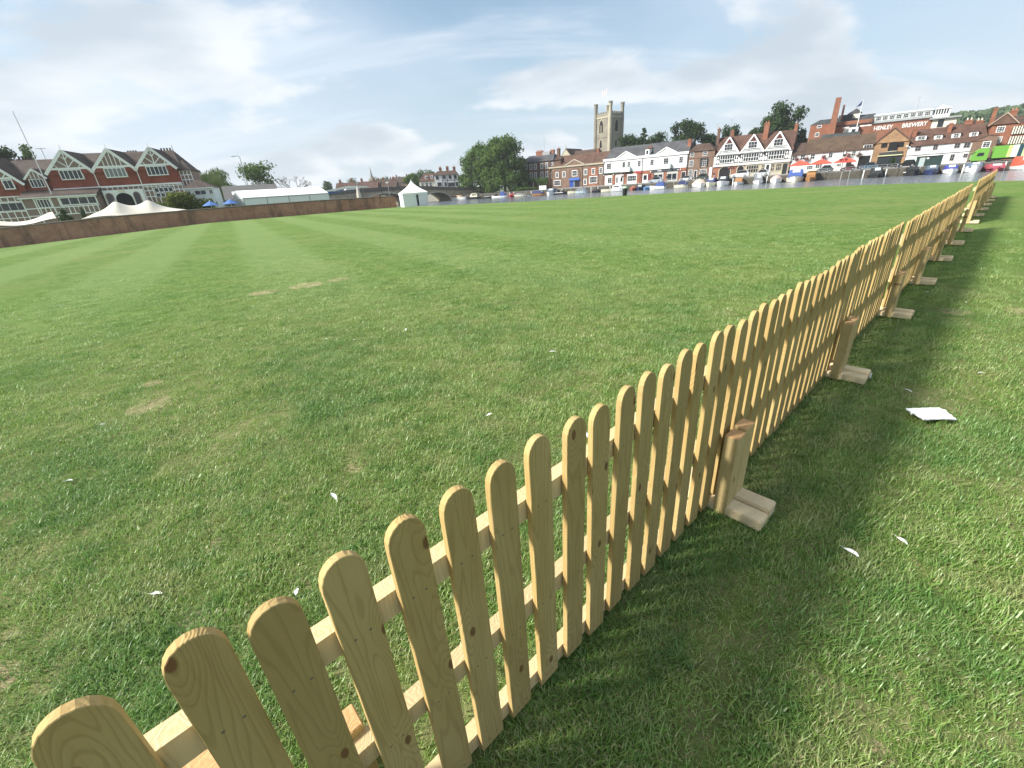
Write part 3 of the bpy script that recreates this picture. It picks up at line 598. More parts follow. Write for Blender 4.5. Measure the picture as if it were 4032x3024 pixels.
# ---------------------------------------------------- brick range with blind arches
h = town('arched_brick_house', -23.6, 'brown brick building with blind arches, a small pediment and a blue door', d=15.)
L = 18.95
walls(h, 0, 0, L, 9, -.3, 6.35, BR_BROWN); roof(h, -.4, L + .1, 0, 9, 6.6, 9.85, TILE_RED, hl=2.6, o=.1)
bar('cornice', -1.1, -.28, 6.2, L, -.003, 6.62, STONEL, h); bar('plinth', 0, -.05, -.3, L, -.003, .35, BR_DARK, h)
MB().prism([(5.2, 6.62), (12.1, 6.62), (8.7, 8.15)], .3, 'y', -.25).obj('pediment', BR_BROWN, h)
for a in ((5.0, 6.6, 8.7, 8.2), (12.3, 6.6, 8.7, 8.2)): beam('pediment_moulding', *a, .28, -.4, -.26, STONEL, h)
for (x0, x1, zs, zt, m) in ((.45, 3.1, 4.3, 5.25, BR_DARK), (6.85, 10.55, 4.3, 5.5, BR_DARK), (13.55, 16.9, 4.5, 5.65, BR_RED)):
    MB().prism(archpts(x0 - .22, x1 + .22, 0, zs, zt + .22), -.06, 'y', -.003).obj('blind_arch', BR_DARK if m is BR_RED else BR_DARK, h)
    MB().prism(archpts(x0, x1, 0, zs, zt), -.085, 'y', -.062).obj('arch_infill', BR_RED if m is BR_RED else BR_BROWN, h)
for (x0, z0, x1, z1, c, r, y) in ((1.6, 3.25, 2.75, 5.0, 2, 3, -.086), (4.1, 3.28, 5.3, 5.0, 2, 3, 0), (7.75, 3.3, 9.7, 5.1, 4, 2, -.086), (12.0, 3.4, 13.2, 5.17, 2, 3, 0), (14.8, 3.4, 15.95, 5.2, 2, 3, -.086), (17.3, 3.48, 18.45, 5.22, 2, 3, 0), (.85, .82, 3.5, 2.55, 6, 2, -.086), (11.95, .55, 13.05, 2.3, 2, 3, 0), (13.95, .88, 16.75, 2.9, 6, 2, -.086)):
    window(h, x0, z0, x1, z1, c, r, y=y - .001, fw=.15)
BLUE = mat('royal_blue_paint', (.02, .06, .26), .5, .08)
d_ = MB().box(6.85, -.12, -.3, 10.5, -.088, 2.75).obj('garage_door', BLUE, h); MB().box(8.35, -.14, -.3, 10.4, -.121, 2.1).obj('door_opening', DARK, d_); MB().box(8.3, -.15, -.3, 8.8, -.125, 2.1).obj('open_leaf', mat('grey_blue', (.13, .17, .22), .6), d_)
MB().prism([(-.5, 2.1), (-.09, 2.85), (-.09, 2.1)], 10.55, 'x', 6.8).obj('awning', mat('blue_canvas', (.035, .10, .33), .8), h)
pipe(h, 11.5, 0, 6.2); pipe(h, L - .2, 0, 6.2); chimney(h, 14.8, 4.5, 9.2, 10.9, .7, .7, BR_RED, 0)
# ---------------------------------------------------- long white shop building
h = town('white_shop_building', -4.65, 'long white building with two pediments above red brick shopfronts', d=15.)
L = 25.15; X = 4.65
walls(h, 0, 0, L, 10, -.2, 3.38, BR_RED, 'ground_floor'); walls(h, -.02, -.04, L + .02, 10, 3.38, 7.28, WHITEWALL, 'upper_wall')
roof(h, .1, L, .3, 10, 7.25, 10.6, SLATE, o=.05, hl=.4); bar('cornice', -.3, -.28, 6.75, L + .2, -.041, 7.22, mat('pinkish_white_cornice', (.66, .62, .62), .7, .08), h); bar('coping', -.35, -.34, 7.22, L + .25, .2, 7.38, WHITE, h)
for k, (x0, xa, x1) in enumerate(((4.2, 7.1, 10.1), (16.2, 19.1, 22.1))):
    MB().prism([(x0, 7.38), (x1, 7.38), (xa, 8.85)], .5, 'y', -.22).obj('pediment', mat('carved_plaster', (.55, .54, .52), .9, .5, 2.5, .8), h)
    for xs in (x0 - .1, x1 + .1): beam('pediment_moulding', xs, 7.4, xa, 8.95, .2, -.36, -.22, WHITE, h)
for (x0, x1, c, z0) in ((.9, 2.4, 2, 4.5), (5.95, 6.95, 1, 4.5), (7.55, 8.5, 2, 4.55), (10.75, 11.75, 2, 4.55), (14.55, 15.65, 2, 4.6), (18.45, 19.9, 2, 4.5), (22.8, 23.95, 2, 4.6)): window(h, x0, z0, x1, 6.22, c, 3, y=-.041, fw=.09)
for x0, x1 in ((5.7, 8.7), (17.7, 20.75)):
    b = MB().box(x0, -.9, 3.42, x1, -.042, 3.52)
    bl = b.obj('balcony', WHITE, h); MB().box(x0, -.9, 3.52, x1, -.86, 4.7).box(x0, -.86, 3.52, x0 + .04, -.06, 4.7).box(x1 - .04, -.86, 3.52, x1, -.06, 4.7).obj('glass_panel', mat('frosted_balcony_glass', (.52, .60, .58), .25, .05), bl)
bar('fascia_board', .05, -.22, 3.1, 9.4, -.003, 3.5, mat('dark_green_fascia', (.02, .045, .04), .5, .1), h)
sg = MB().box(15.2, -.2, 2.68, 23., -.003, 3.4).obj('shop_sign', mat('dark_slate_sign', (.045, .055, .065), .5, .08), h)
text('FARROW & BALL', .58, WHITE, sg, (19.0, -.205, 2.84), off=.006, sx=.92, ext=.012)
for x0, x1 in ((.45, 2.85), (3.95, 6.65), (7.7, 10.75)): MB().box(x0, -.1, -.2, x1, -.003, 2.75).obj('shopfront', WHITE, h)
for (x0, x1, z0, z1, c, r) in ((1.3, 2.75, .55, 2.15, 2, 3), (4.05, 4.85, .45, 2.2, 2, 4), (7.8, 10.6, .75, 2.3, 5, 2)): window(h, x0, z0, x1, z1, c, r, y=-.101, fw=.08)
door(h, 5.45, -.15, 6.45, 2.1, WHITE, y=-.101, glazed=True); door(h, 12.65, -.15, 14.0, 2.25, WHITE, WHITE, glazed=True); door(h, 23.85, -.1, 24.95, 2.25, BLACK, WHITE)
for x0, x1 in ((15.6, 18.75), (19.6, 22.8)):
    s = MB().box(x0, -.08, -.1, x1, -.003, 2.6).obj('shopfront', mat('stone_grey_shopfront', (.42, .42, .40), .7, .08), h); MB().box(x0 + .3, -.1, .45, x1 - .35, -.081, 2.0).obj('pane', GLASS, s); MB().box((x0 + x1) / 2 - .05, -.13, .3, (x0 + x1) / 2 + .05, -.101, 2.05).obj('mullion', WHITE, s)
for x in (2.9, 6.7, 10.8, 15.1, 18.8, 22.9): bar('pilaster', x + .05, -.14, -.2, x + .85, -.003, 3.05 - .45 * (x > 15), BR_RED, h)
MB().box(14.3, -.16, .6, 15.0, -.142, 2.4).obj('menu_board', mat('maroon_board', (.16, .03, .03), .5), h); MB().box(10.4, -.24, 2.75, 12.2, -.2, 3.35).obj('hanging_sign', mat('red_sign', (.35, .05, .05), .5), h)
pipe(h, 12.2, -.1, 7.0, -.16); pipe(h, L - .05, 0, 6.7, -.16)
for x in (.15, 3.3, 15.0, 22.9, 23.5): MB().lathe([(.02, 2.72), (.14, 2.78), (.16, 2.92), (.1, 3.05), (.02, 3.08)], 8, (x, -.3)).obj('globe_lamp', WHITE, h)
dm = MB().box(12.95, -.15, 7.3, 14.1, 2.6, 8.9).obj('dormer', WHITE, h); MB().box(13.25, -.19, 7.55, 13.8, -.151, 8.6).obj('pane', GLASS, dm); MB().prism([(12.85, 8.9), (14.2, 8.9), (13.52, 9.35)], 2.7, 'y', -.2).obj('dormer_roof', BR_DARK, dm)
chimney(h, 24.6, 2.6, 8.0, 10.5, .9, .7, BR_RED, 0); chimney(h, 13.5, 2.5, 8.8, 9.9, .6, .5, BR_RED, 0)
# ---------------------------------------------------- narrow brown brick house
h = town('narrow_brick_house', 20.55, 'narrow brown brick house between the white shop and the three gabled house', d=15.1)
walls(h, 0, 0, 6.9, 8, -.1, 7.2, BR_BROWN); roof(h, .1, 6.8, 0, 7, 7.2, 9.05, TILE_BR, hl=1.2, hr=2.4)
for (x0, z0, x1, z1, c, r) in ((.5, 5.83, 1.55, 7.0, 3, 2), (3.85, 5.83, 5.0, 7.0, 3, 2), (.45, 3.38, 1.6, 5.07, 3, 4), (3.6, 3.25, 5.1, 5.15, 3, 4), (.5, 1.0, 1.6, 2.65, 3, 4), (3.55, 1.2, 5.3, 2.55, 4, 3)): window(h, x0, z0, x1, z1, c, r, y=-.001, fw=.08)
for x0, z0, x1, z1 in ((3.42, 3.15, 3.58, 5.25), (5.12, 3.15, 5.28, 5.25), (3.42, 5.2, 5.28, 5.34)): bar('bay_trim', x0, -.3, z0, x1, -.002, z1, BLACK, h)
d_ = door(h, 2.1, .2, 2.75, 2.35, BLACK, WHITE); bar('step', 1.8, -.5, -.1, 3.1, -.1, .2, STONEL, h); bar('string_course', 0, -.05, 5.35, 6.9, -.002, 5.5, BR_DARK, h); door(h, 6.0, 0, 6.7, 2.9, WHITE)
chimney(h, 6.7, 3., 8.2, 12.2, .62, .6, BR_DARK, 1); aerial(h, 6.1, 3.4, 8.5, 13.4)
# ---------------------------------------------------- three gabled timber framed house
h = town('three_gabled_house', 27.55, 'three gabled black and white timber framed house with arched entrance', d=15.)
L = 17.95; X = 27.55
walls(h, 0, 0, L, 9, -.1, 2.8, BR_RED, 'ground_floor'); walls(h, -.05, -.12, L + .05, 9, 2.8, 5.45, WHITEWALL, 'upper_wall'); bar('white_band', -.1, -.3, 2.85, L + .1, -.13, 3.4, mat('band_plaster', (.62, .6, .56), .8, .1), h)
roof(h, 0, L, .2, 9, 5.5, 10.1, TILE_RED, yr=4.3, o=.2)
for k, (x0, xa, x1) in enumerate(((.6, 3.25, 6.1), (6.25, 8.95, 11.85), (12.0, 14.7, 17.5))):
    gable(h, x0, x1, 5.5, xa, 9.7, 0, 4.5, WHITEWALL, TILE_RED, barge=WHITE, bw=.3)
    MB().prism([(xa - .85, 8.22), (xa + .85, 8.22), (xa, 9.5)], -.245, 'y', -.3).obj('tile_hanging', mat('dark_red_tile', (.09, .03, .03), .8), h)
    window(h, xa - 1.05, 6.6, xa + 1.05, 8.15, 3, 2, y=-.242, fw=.1)
    for z in (6.45, 6.15, 5.62): beam('timber', xa - (9.6 - z) * .62, z, xa + (9.6 - z) * .62, z, .1, -.27, -.243, TIMB_B, h)
    wx0, wx1 = xa - 1.8, xa + 1.85
    window(h, wx0, 3.62, wx1, 5.45, 6, 2, y=-.125, fw=.11, bw=.09)
    for xx in (wx0 - .12, wx1 + .12): beam('timber', xx, 3.45, xx, 5.4, .12, -.16, -.122, TIMB_B, h)
    for s in (-1, 1):
        c = xa + s * 2.28 + .02; q = 12
        for zc, rr in ((4.05, .46), (4.95, .3)): MB().prism([(c + rr * .62 * math.cos(2 * math.pi * i / q), zc + rr * math.sin(2 * math.pi * i / q)) for i in range(q)], -.185, 'y', -.15).obj('oval_panel', WHITE, h)
        bar('panel_field', c - .36, -.149, 3.5, c + .36, -.121, 5.35, TIMB_B, h)
beam('timber', 0, 3.45, L, 3.45, .14, -.17, -.122, TIMB_B, h); beam('timber', 0, 5.4, L, 5.4, .12, -.2, -.122, TIMB_B, h)
for x in (6.15, 11.9): bar('bracket', x - .2, -.5, 5.0, x + .2, -.13, 5.5, TIMB_B, h)
for (x0, x1, zs, zt) in ((1.65, 4.35, 1.9, 2.7), (6.1, 7.6, 2.0, 2.65)):
    a = MB().prism(archpts(x0 - .25, x1 + .25, -.1, zs, min(2.79, zt + .2)), -.06, 'y', -.003).obj('arch_surround', STONEL, h); MB().prism(archpts(x0, x1, -.1, zs, zt), -.08, 'y', -.062).obj('opening', DARK, a)
MB().box(7.9, -.05, -.1, 17.9, -.003, 2.78).obj('stone_front', STONEL, h)
for (x0, z0, x1, z1, c) in ((8.2, .85, 11.1, 2.65, 5), (11.7, 1.3, 12.5, 2.65, 2), (13.9, .9, 14.75, 2.7, 2), (15.0, .9, 16.3, 2.65, 3)): window(h, x0, z0, x1, z1, c, 2, y=-.051, fm=STONEL, fw=.12, bw=.1)
door(h, 12.7, 0, 13.7, 2.6, WHITE, WHITE, y=-.051, glazed=True); door(h, 16.55, 0, 17.6, 2.5, BLACK, STONEL, y=-.051)
chimney(h, 11.1, 3.2, 7.5, 12.2, 1.15, .9, BR_RED, 2); chimney(h, 2.6, 6, 9, 11.5, .8, .7, BR_RED, 1); chimney(h, L - .4, 4.3, 9, 11.2, .7, .8, BR_RED, 1)
bar('parapet_wall', L - .1, .1, 5.5, L + .25, 8.8, 6.0, BR_DARK, h); aerial(h, 2.2, 5, 10, 14.2)
# ---------------------------------------------------- white pub
h = town('white_pub', 45.75, 'low white riverside pub with mossy tiled roof behind the red parasols', d=15.2)
walls(h, 0, 0, 15.95, 9, -.2, 4.35, WHITEWALL); roof(h, 2.7, 15.9, 0, 10, 4.3, 7.6, TILE_MOSS, o=.3); roof(h, 0, 2.7, 0, 8, 4.25, 6.9, TILE_BR, o=.3)
for (x0, x1) in ((.05, 1.15), (1.75, 2.8), (3.85, 4.85), (7.5, 8.4), (10.25, 11.2), (12.0, 12.8)): window(h, x0, 2.95, x1, 4.12, 2, 2, y=-.001, fw=.08)
for (x0, x1, z0, z1) in ((3.55, 4.85, .75, 1.6), (5.3, 6.7, .85, 1.85), (9.5, 10.5, .9, 1.65)): window(h, x0, z0, x1, z1, 3, 2, y=-.001, fw=.08)
door(h, 11.4, -.2, 12.4, 1.9, BLACK); MB().box(13.6, -.04, -.2, 15.7, -.002, 2.85).obj('passage_opening', DARK, h); pipe(h, 1.4, 0, 4.2, m=WHITE); pipe(h, 6.2, 0, 4.2, m=WHITE)
dm = MB().box(13.9, .1, 4.35, 15.6, 2.5, 5.15).obj('dormer', CREAM, h); window(dm, 14.0, 4.42, 15.5, 5.1, 3, 1, y=.099, fw=.06); MB().prism([(-.0, 5.12), (-.0, 5.25), (2.8, 5.75), (2.8, 5.12)], 15.8, 'x', 13.7).obj('dormer_roof', TILE_BR, dm)
# ---------------------------------------------------- ochre gabled boathouse
h = town('ochre_gabled_building', 61.75, 'ochre brick gabled building with dark loading door above a shopfront', d=14.9)
walls(h, 0, 0, 5.95, 10, -.2, 5.15, BR_YEL); MB().prism([(-.25, 5.15), (6.2, 5.15), (2.8, 8.05)], 10, 'y', -.12).obj('roof', TILE_BR, h); MB().prism([(.02, 5.15), (5.93, 5.15), (2.8, 7.75)], -.13, 'y', -.2).obj('gable', BR_YEL, h)
for xs in (-.35, 6.3): beam('bargeboard', xs, 5.05, 2.8, 8.05, .22, -.34, -.21, BR_DARK, h)
for x0, x1, z0, z1 in ((1.15, 2.2, 4.2, 5.12), (4.1, 5.1, 4.05, 5.0)): MB().prism(archpts(x0, x1, z0, z1 - .18, z1), -.05, 'y', -.002).obj('window', DARK, h)
MB().prism(archpts(2.5, 4.05, 3.4, 5.0, 5.2), -.24, 'y', -.002).obj('loading_door', DARK, h); bar('sill', 2.4, -.28, 3.25, 4.15, -.002, 3.4, STONEL, h)
s = MB().box(1.1, -.12, -.2, 5.3, -.002, 2.6).obj('shopfront', mat('charcoal_frame', (.03, .03, .03), .5), h); MB().box(1.4, -.14, .2, 5.0, -.121, 2.1).obj('pane', GLASS, s); bar('awning_box', 1.0, -.4, 2.45, 5.3, -.121, 2.62, mat('lime_cream', (.62, .62, .36), .7), s); MB().box(1.15, -.2, 2.65, 5.25, -.002, 3.2).obj('shop_sign', mat('charcoal_sign', (.05, .05, .05), .5), h)
MB().lathe([(.03, 3.9), (.18, 4.0), (.2, 4.15), (.03, 4.3)], 8, (5.75, -.35)).obj('wall_lamp', WHITE, h)
# ---------------------------------------------------- white cottages
h = town('white_cottages', 67.75, 'row of white cottages with small dormers in a red brown roof', d=15.)
walls(h, 0, 0, 10.2, 9, -.3, 4.05, WHITEWALL); roof(h, .4, 6.0, 0, 10, 4.05, 7.35, TILE_RED, o=.25); roof(h, 5.9, 12.4, .1, 9.9, 4.0, 7.75, TILE_RED, o=.25, hr=.8)
bar('string_course', 0, -.05, 2.1, 10.2, -.002, 2.2, BLACK, h)
for x0, x1, z0, z1 in ((1.2, 2.2, 3.0, 3.95), (4.15, 4.95, 2.95, 3.9), (7.5, 8.4, 2.98, 3.88), (8.95, 9.95, 2.9, 3.85), (9.4, 10.1, 1.05, 1.8), (7.4, 8.1, .6, 1.85)): window(h, x0, z0, x1, z1, 2, 2, y=-.001, fm=mat('brownish_frame', (.35, .31, .31), .7), fw=.07)
for k, (x0, x1, z0, z1, pk) in enumerate(((1.0, 2.7, 5.1, 5.95, 1), (4.0, 5.3, 5.0, 5.8, 0), (6.75, 8.1, 4.95, 5.85, 0), (9.5, 10.8, 4.9, 5.8, 0))):
    dm = MB().box(x0, 1.2, z0, x1, 3.6, z1).obj('dormer', WHITE, h); window(dm, x0 + .25, z0 + .12, x1 - .25, z1 - .08, 2, 2, y=1.199, fw=.06)
    if pk: MB().prism([(x0 - .1, z1), (x1 + .1, z1), ((x0 + x1) / 2, z1 + .65)], 4., 'y', 1.1).obj('dormer_roof', TILE_RED, dm)
    else: MB().prism([(1.05, z1), (1.05, z1 + .1), (4.2, z1 + .55), (4.2, z1)], x1 + .1, 'x', x0 - .1).obj('dormer_roof', TILE_RED, dm)
door(h, 3.2, -.2, 4.0, 1.7, WHITE); door(h, 8.3, -.2, 9.1, 1.5, WHITE); MB().box(.3, -.06, .2, 3.0, -.002, 1.7).obj('bay_front', mat('pale_green_shopfront', (.55, .62, .58), .6), h); MB().box(3.6, -.12, 1.65, 5.6, -.052, 2.05).obj('shop_sign', WHITE, h)
chimney(h, .65, 3.2, 5.5, 7.6, .7, .8, BR_RED, 0); chimney(h, 6.3, 3.2, 5.4, 7.95, .6, .8, BR_RED, 0); chimney(h, 9.2, 5, 7.2, 8.3, 1.2, .8, BR_RED, 2, CREAM); chimney(h, 10.9, 5, 7.2, 8.0, 1.1, .8, BR_RED, 2, CREAM)
# ---------------------------------------------------- brick house with a hipped end and the tall red house behind
h = town('brick_end_house', 77.95, 'brown brick house end with a sloping roofline beside the green lorry', d=14.9)
MB().prism([(0, -.3), (3.6, -.3), (3.6, 4.6), (2.1, 4.9), (0, 4.1)], 8, 'y', 0).obj('wall', BR_BROWN, h)
for a in ((-.1, 4.1, 2.0, 5.0), (2.0, 5.0, 3.7, 4.75)): beam('verge', *a, .16, -.12, .6, BR_DARK, h)
window(h, 1.55, 2.6, 2.75, 3.8, 2, 3, y=-.001, fw=.12)
h = town('tall_red_house', 80.1, 'tall red brick house with gable and striped balconies at the right edge', d=17.2)
walls(h, .2, 0, 6.5, 8, -.2, 6.75, BR_RED); MB().prism([(-.2, 6.7), (3.9, 6.7), (1.85, 8.7)], 8, 'y', -.2).obj('roof', TILE_BR, h); MB().prism([(.2, 6.75), (3.6, 6.75), (1.85, 8.4)], -.21, 'y', -.26).obj('gable', BR_DARK, h); roof(h, 3.5, 6.6, .2, 8, 6.7, 8.2, TILE_BR)
for xs in (-.35, 4.05): beam('bargeboard', xs, 6.65, 1.85, 8.75, .16, -.36, -.265, mat('buff_verge', (.42, .32, .24), .8), h)
for x0, x1, z0, z1 in ((1.1, 2.3, 5.3, 6.4), (1.5, 2.4, 3.3, 4.5)): window(h, x0, z0, x1, z1, 3, 3, y=-.001, fw=.1)
for z0 in (4.75, 2.95):
    bb = MB().box(3.4, -.25, z0, 6.4, -.002, z0 + 1.4).obj('balcony', DARK, h)
    for k in range(8): bar('slat', 3.45 + k * .37, -.32, z0, 3.65 + k * .37, -.251, z0 + 1.4, CREAM, bb)
chimney(h, .1, 1, 6.5, 9.9, .55, .6, BR_RED, 0); chimney(h, 3.6, 5, 7.5, 9.4, 1.0, .9, BR_RED, 2)
# ---------------------------------------------------- brewery on the rise behind
h = town('brewery', 46.7, 'large red brick brewery with white lettering and long glazed top storey', d=40.)
walls(h, 0, 0, 14.0, 12, 0, 11.9, BR_RED, 'left_wing'); roof(h, 0, 5.2, .2, 10, 11.9, 13.3, SLATE_DK, hl=1.8, o=.2); roof(h, 5.0, 14.2, 0, 11, 11.0, 13.4, SLATE_DK, o=.2)
walls(h, 14., -.1, 26.0, 12, 0, 10.6, BR_RED); bar('gutter', 14, -.2, 10.35, 25.8, -.11, 10.65, mat('dark_trim', (.05, .03, .03), .7), h)
MB().box(14.2, .3, 10.6, 25.6, 11, 12.3).obj('glazed_storey', mat('pale_grey_panel', (.50, .53, .54), .6, .08), h); MB().prism([(.1, 12.3), (.1, 12.45), (6, 13.1), (11, 12.3)], 25.7, 'x', 14.0).obj('roof', mat('pale_metal_roof', (.55, .60, .60), .5, .08), h)
for k in range(8): window(h, 14.5 + k * 1.38, 11.2, 15.6 + k * 1.38, 12.15, 3, 2, y=.299, fw=.07)
bar('parapet', 14.1, -.05, 10.66, 25.6, .2, 11.1, mat('grey_parapet', (.36, .38, .38), .7), h)
MB().prism([(26.0, 12.3), (29.2, 12.3), (27.2, 13.2)], 9, 'y', .3).obj('gable_roof', WHITE, h); wv = MB().box(25.6, .5, 10.3, 29.0, 9, 12.3).obj('rooftop_room', WHITE, h)
for k in range(6): bar('pane', 25.8 + k * .5, .46, 11.2, 26.1 + k * .5, .498, 12.2, GLASS, wv)
MB().box(25.4, -.6, 10.1, 31.2, 8, 10.45).obj('canopy_slab', mat('grey_slab', (.30, .31, .32), .7), h); MB().box(25.9, 0, 8.2, 30.6, 8, 10.1).obj('balcony_room', CREAM, h); MB().box(27.2, -.05, 8.3, 28.3, -.003, 10.).obj('pane', GLASS, h)
text('HENLEY', 1.32, WHITE, h, (16.5, -.13, 9.02), off=.02, sx=.82); text('BREWERY', 1.32, WHITE, h, (22.75, -.13, 8.98), off=.02, sx=.84)
for x0, x1, z0, z1 in ((1.6, 2.7, 11.0, 11.7), (1.5, 2.5, 8.9, 9.9), (8.1, 9.4, 8.9, 10.1)): window(h, x0, z0, x1, z1, 3, 1, y=-.001, fw=.1)
bar('band', 7.6, -.06, 10.25, 13.9, -.003, 10.5, WHITE, h); dm = MB().box(9.2, -1.2, 8.4, 11.2, 1, 10.4).obj('dormer', WHITE, h); MB().box(9.8, -1.25, 8.8, 10.7, -1.201, 9.8).obj('pane', GLASS, dm); MB().prism([(9.0, 10.4), (11.4, 10.4), (10.2, 11.0)], 2, 'y', -1.4).obj('dormer_roof', SLATE_DK, dm)
MB().rings([[(4.6, -2.6, 8.5), (6.1, -2.6, 8.5), (6.1, -1.2, 8.5), (4.6, -1.2, 8.5)], [(4.75, -2.5, 17.6), (5.95, -2.5, 17.6), (5.95, -1.3, 17.6), (4.75, -1.3, 17.6)]]).obj('chimney_stack', BR_RED, h)
MB().box(6.6, 1, 12.5, 7.1, 1.6, 16.0).obj('chimney', BR_DARK, h); MB().box(6.2, 1.5, 11.5, 9.3, 5, 13.6).obj('roof_turret', SLATE_DK, h); MB().prism([(8.0, 13.9), (11.2, 13.9), (9.8, 15.0)], 7, 'y', 3.5).obj('lantern_roof', SLATE, h); MB().box(8.4, 3.7, 12.6, 10.8, 6.5, 13.9).obj('lantern', CREAM, h)
aerial(h, 22.6, 4, 12.5, 15.8)
fp = empty('flagpole', bank(57.5, 36, 0), FR, 'white flagpole with blue flag in front of the brewery roof', 'flagpole')
MB().tube((0, 0, 8), (0, 0, 16.2), .1, .05).obj('pole', WHITE, fp); MB().prism([(-.05, 16.), (-1.2, 14.6), (-.1, 14.9)], .04, 'y', 0).obj('flag', mat('navy_flag', (.03, .04, .12), .8), fp)
# low roofs between pub and brewery
h = town('low_slate_house', 50.4, 'low dark roofed outbuilding below the brewery chimney', d=28)
walls(h, 0, 0, 8, 6, 0, 6.5, BR_RED); roof(h, 0, 8, 0, 6, 6.5, 8.8, SLATE_DK)
# ---------------------------------------------------- church
h = town('church_tower', -30.7, 'flint church tower with four battlemented corner turrets and pointed windows', 'church', d=65.); h.scale = (.745, .745, 1); h.rotation_euler.z = R(-52.7); _c = bank(-24.9, 65.); h.location = (_c[0] - 4.79, _c[1] + 6.28, 0)
walls(h, 0, 0, 10.6, 10.6, 0, 25.0, STONE); bar('string_course', -.2, -.25, 24.6, 10.8, 10.8, 25.1, STONEL, h); bar('string_course', -.15, -.18, 17.6, 10.75, 10.75, 18.0, STONE, h)
bar('parapet', .9, -.12, 25.1, 9.7, .4, 26.1, STONE, h); bar('parapet', 10.2, .9, 25.1, 10.72, 9.7, 26.1, STONE, h); bar('parapet', -.12, .9, 25.1, .4, 9.7, 26.1, STONE, h)
for k in range(5): bar('merlon', 1.3 + k * 1.75, -.12, 26.1, 2.3 + k * 1.75, .4, 26.8, STONE, h); bar('merlon', 10.2, 1.3 + k * 1.75, 26.1, 10.72, 2.3 + k * 1.75, 26.8, STONE, h)
for (x, y) in ((.2, .2), (10.4, .2), (.2, 10.4), (10.4, 10.4)):
    tb = MB().lathe([(1.05, 0), (1.05, 25.2), (.98, 25.3), (.9, 28.4), (1.05, 28.7), (1.05, 29.4), (.7, 29.4)], 8, (x, y)).obj('corner_turret', STONEL if (x, y) == (10.4, .2) else STONE, h)
    for k in range(6): a = math.pi / 3 * k; bar('merlon', x + .85 * math.cos(a) - .22, y + .85 * math.sin(a) - .22, 29.4, x + .85 * math.cos(a) + .22, y + .85 * math.sin(a) + .22, 30.1, STONE, tb)
for (x0, x1, z0, zs, zt, lights) in ((3.0, 5.9, 19.3, 21.9, 24.0, 3), (3.5, 5.2, 13.8, 15.6, 17.0, 1)):
    w = MB().prism(archpts(x0 - .3, x1 + .3, z0 - .3, zs, zt + .35, pointed=True), -.12, 'y', -.003).obj('window_surround', STONEL, h); MB().prism(archpts(x0, x1, z0, zs, zt, pointed=True), -.16, 'y', -.122).obj('louvres', DARK, w)
    for k in range(1, lights): bar('mullion', x0 + (x1 - x0) * k / lights - .1, -.24, z0, x0 + (x1 - x0) * k / lights + .1, -.161, zs + .3, STONEL, w)
for (y0, y1, z0, zs, zt) in ((4.0, 6.6, 19.6, 21.9, 24.0), (4.6, 6.0, 14.0, 15.6, 16.8)):
    w = MB().prism(archpts(y0 - .3, y1 + .3, z0 - .3, zs, zt + .3, pointed=True), 10.72, 'x', 10.603).obj('window_surround', STONEL, h); MB().prism(archpts(y0, y1, z0, zs, zt, pointed=True), 10.78, 'x', 10.722).obj('louvres', DARK, w)
fl = MB().tube((5, 3, 25), (5, 3, 35.2), .1, .05).obj('flagpole', WHITE, h)
b = MB(); 
for k in range(6):
    f = lambda q: .25 * math.sin(q * 2.1)
    b.quadf([(5 - k * .5, 3 + f(k), 34.8 - .1 * k), (5 - (k + 1) * .5, 3 + f(k + 1), 34.7 - .1 * k), (5 - (k + 1) * .5, 3 + f(k + 1), 33.2 - .12 * k), (5 - k * .5, 3 + f(k), 33.3 - .12 * k)])
b.obj('flag', mat('white_red_flag', (.75, .55, .58), .8, .3, .8), fl)
h = town('church_nave', -40.5, 'church nave with grey stone gable and dark tiled roof beside the tower', 'church', d=52.)
walls(h, 0, 2, 12, 12, 0, 11.5, STONE); MB().prism([(-.3, 11.6), (4.7, 11.6), (2.2, 14.4)], 14, 'y', 0).obj('roof', TILE_BR, h); MB().prism([(0, 11.6), (4.4, 11.6), (2.2, 14.0)], -.06, 'y', -.01).obj('gable', STONEL, h); walls(h, 0, .0, 4.4, 2, 0, 11.6, STONE); roof(h, 3., 14., 2, 11, 11.5, 13.4, TILE_BR); MB().box(2.1, -.05, 14.3, 2.3, .1, 15.6).obj('gable_cross', STONEL, h)

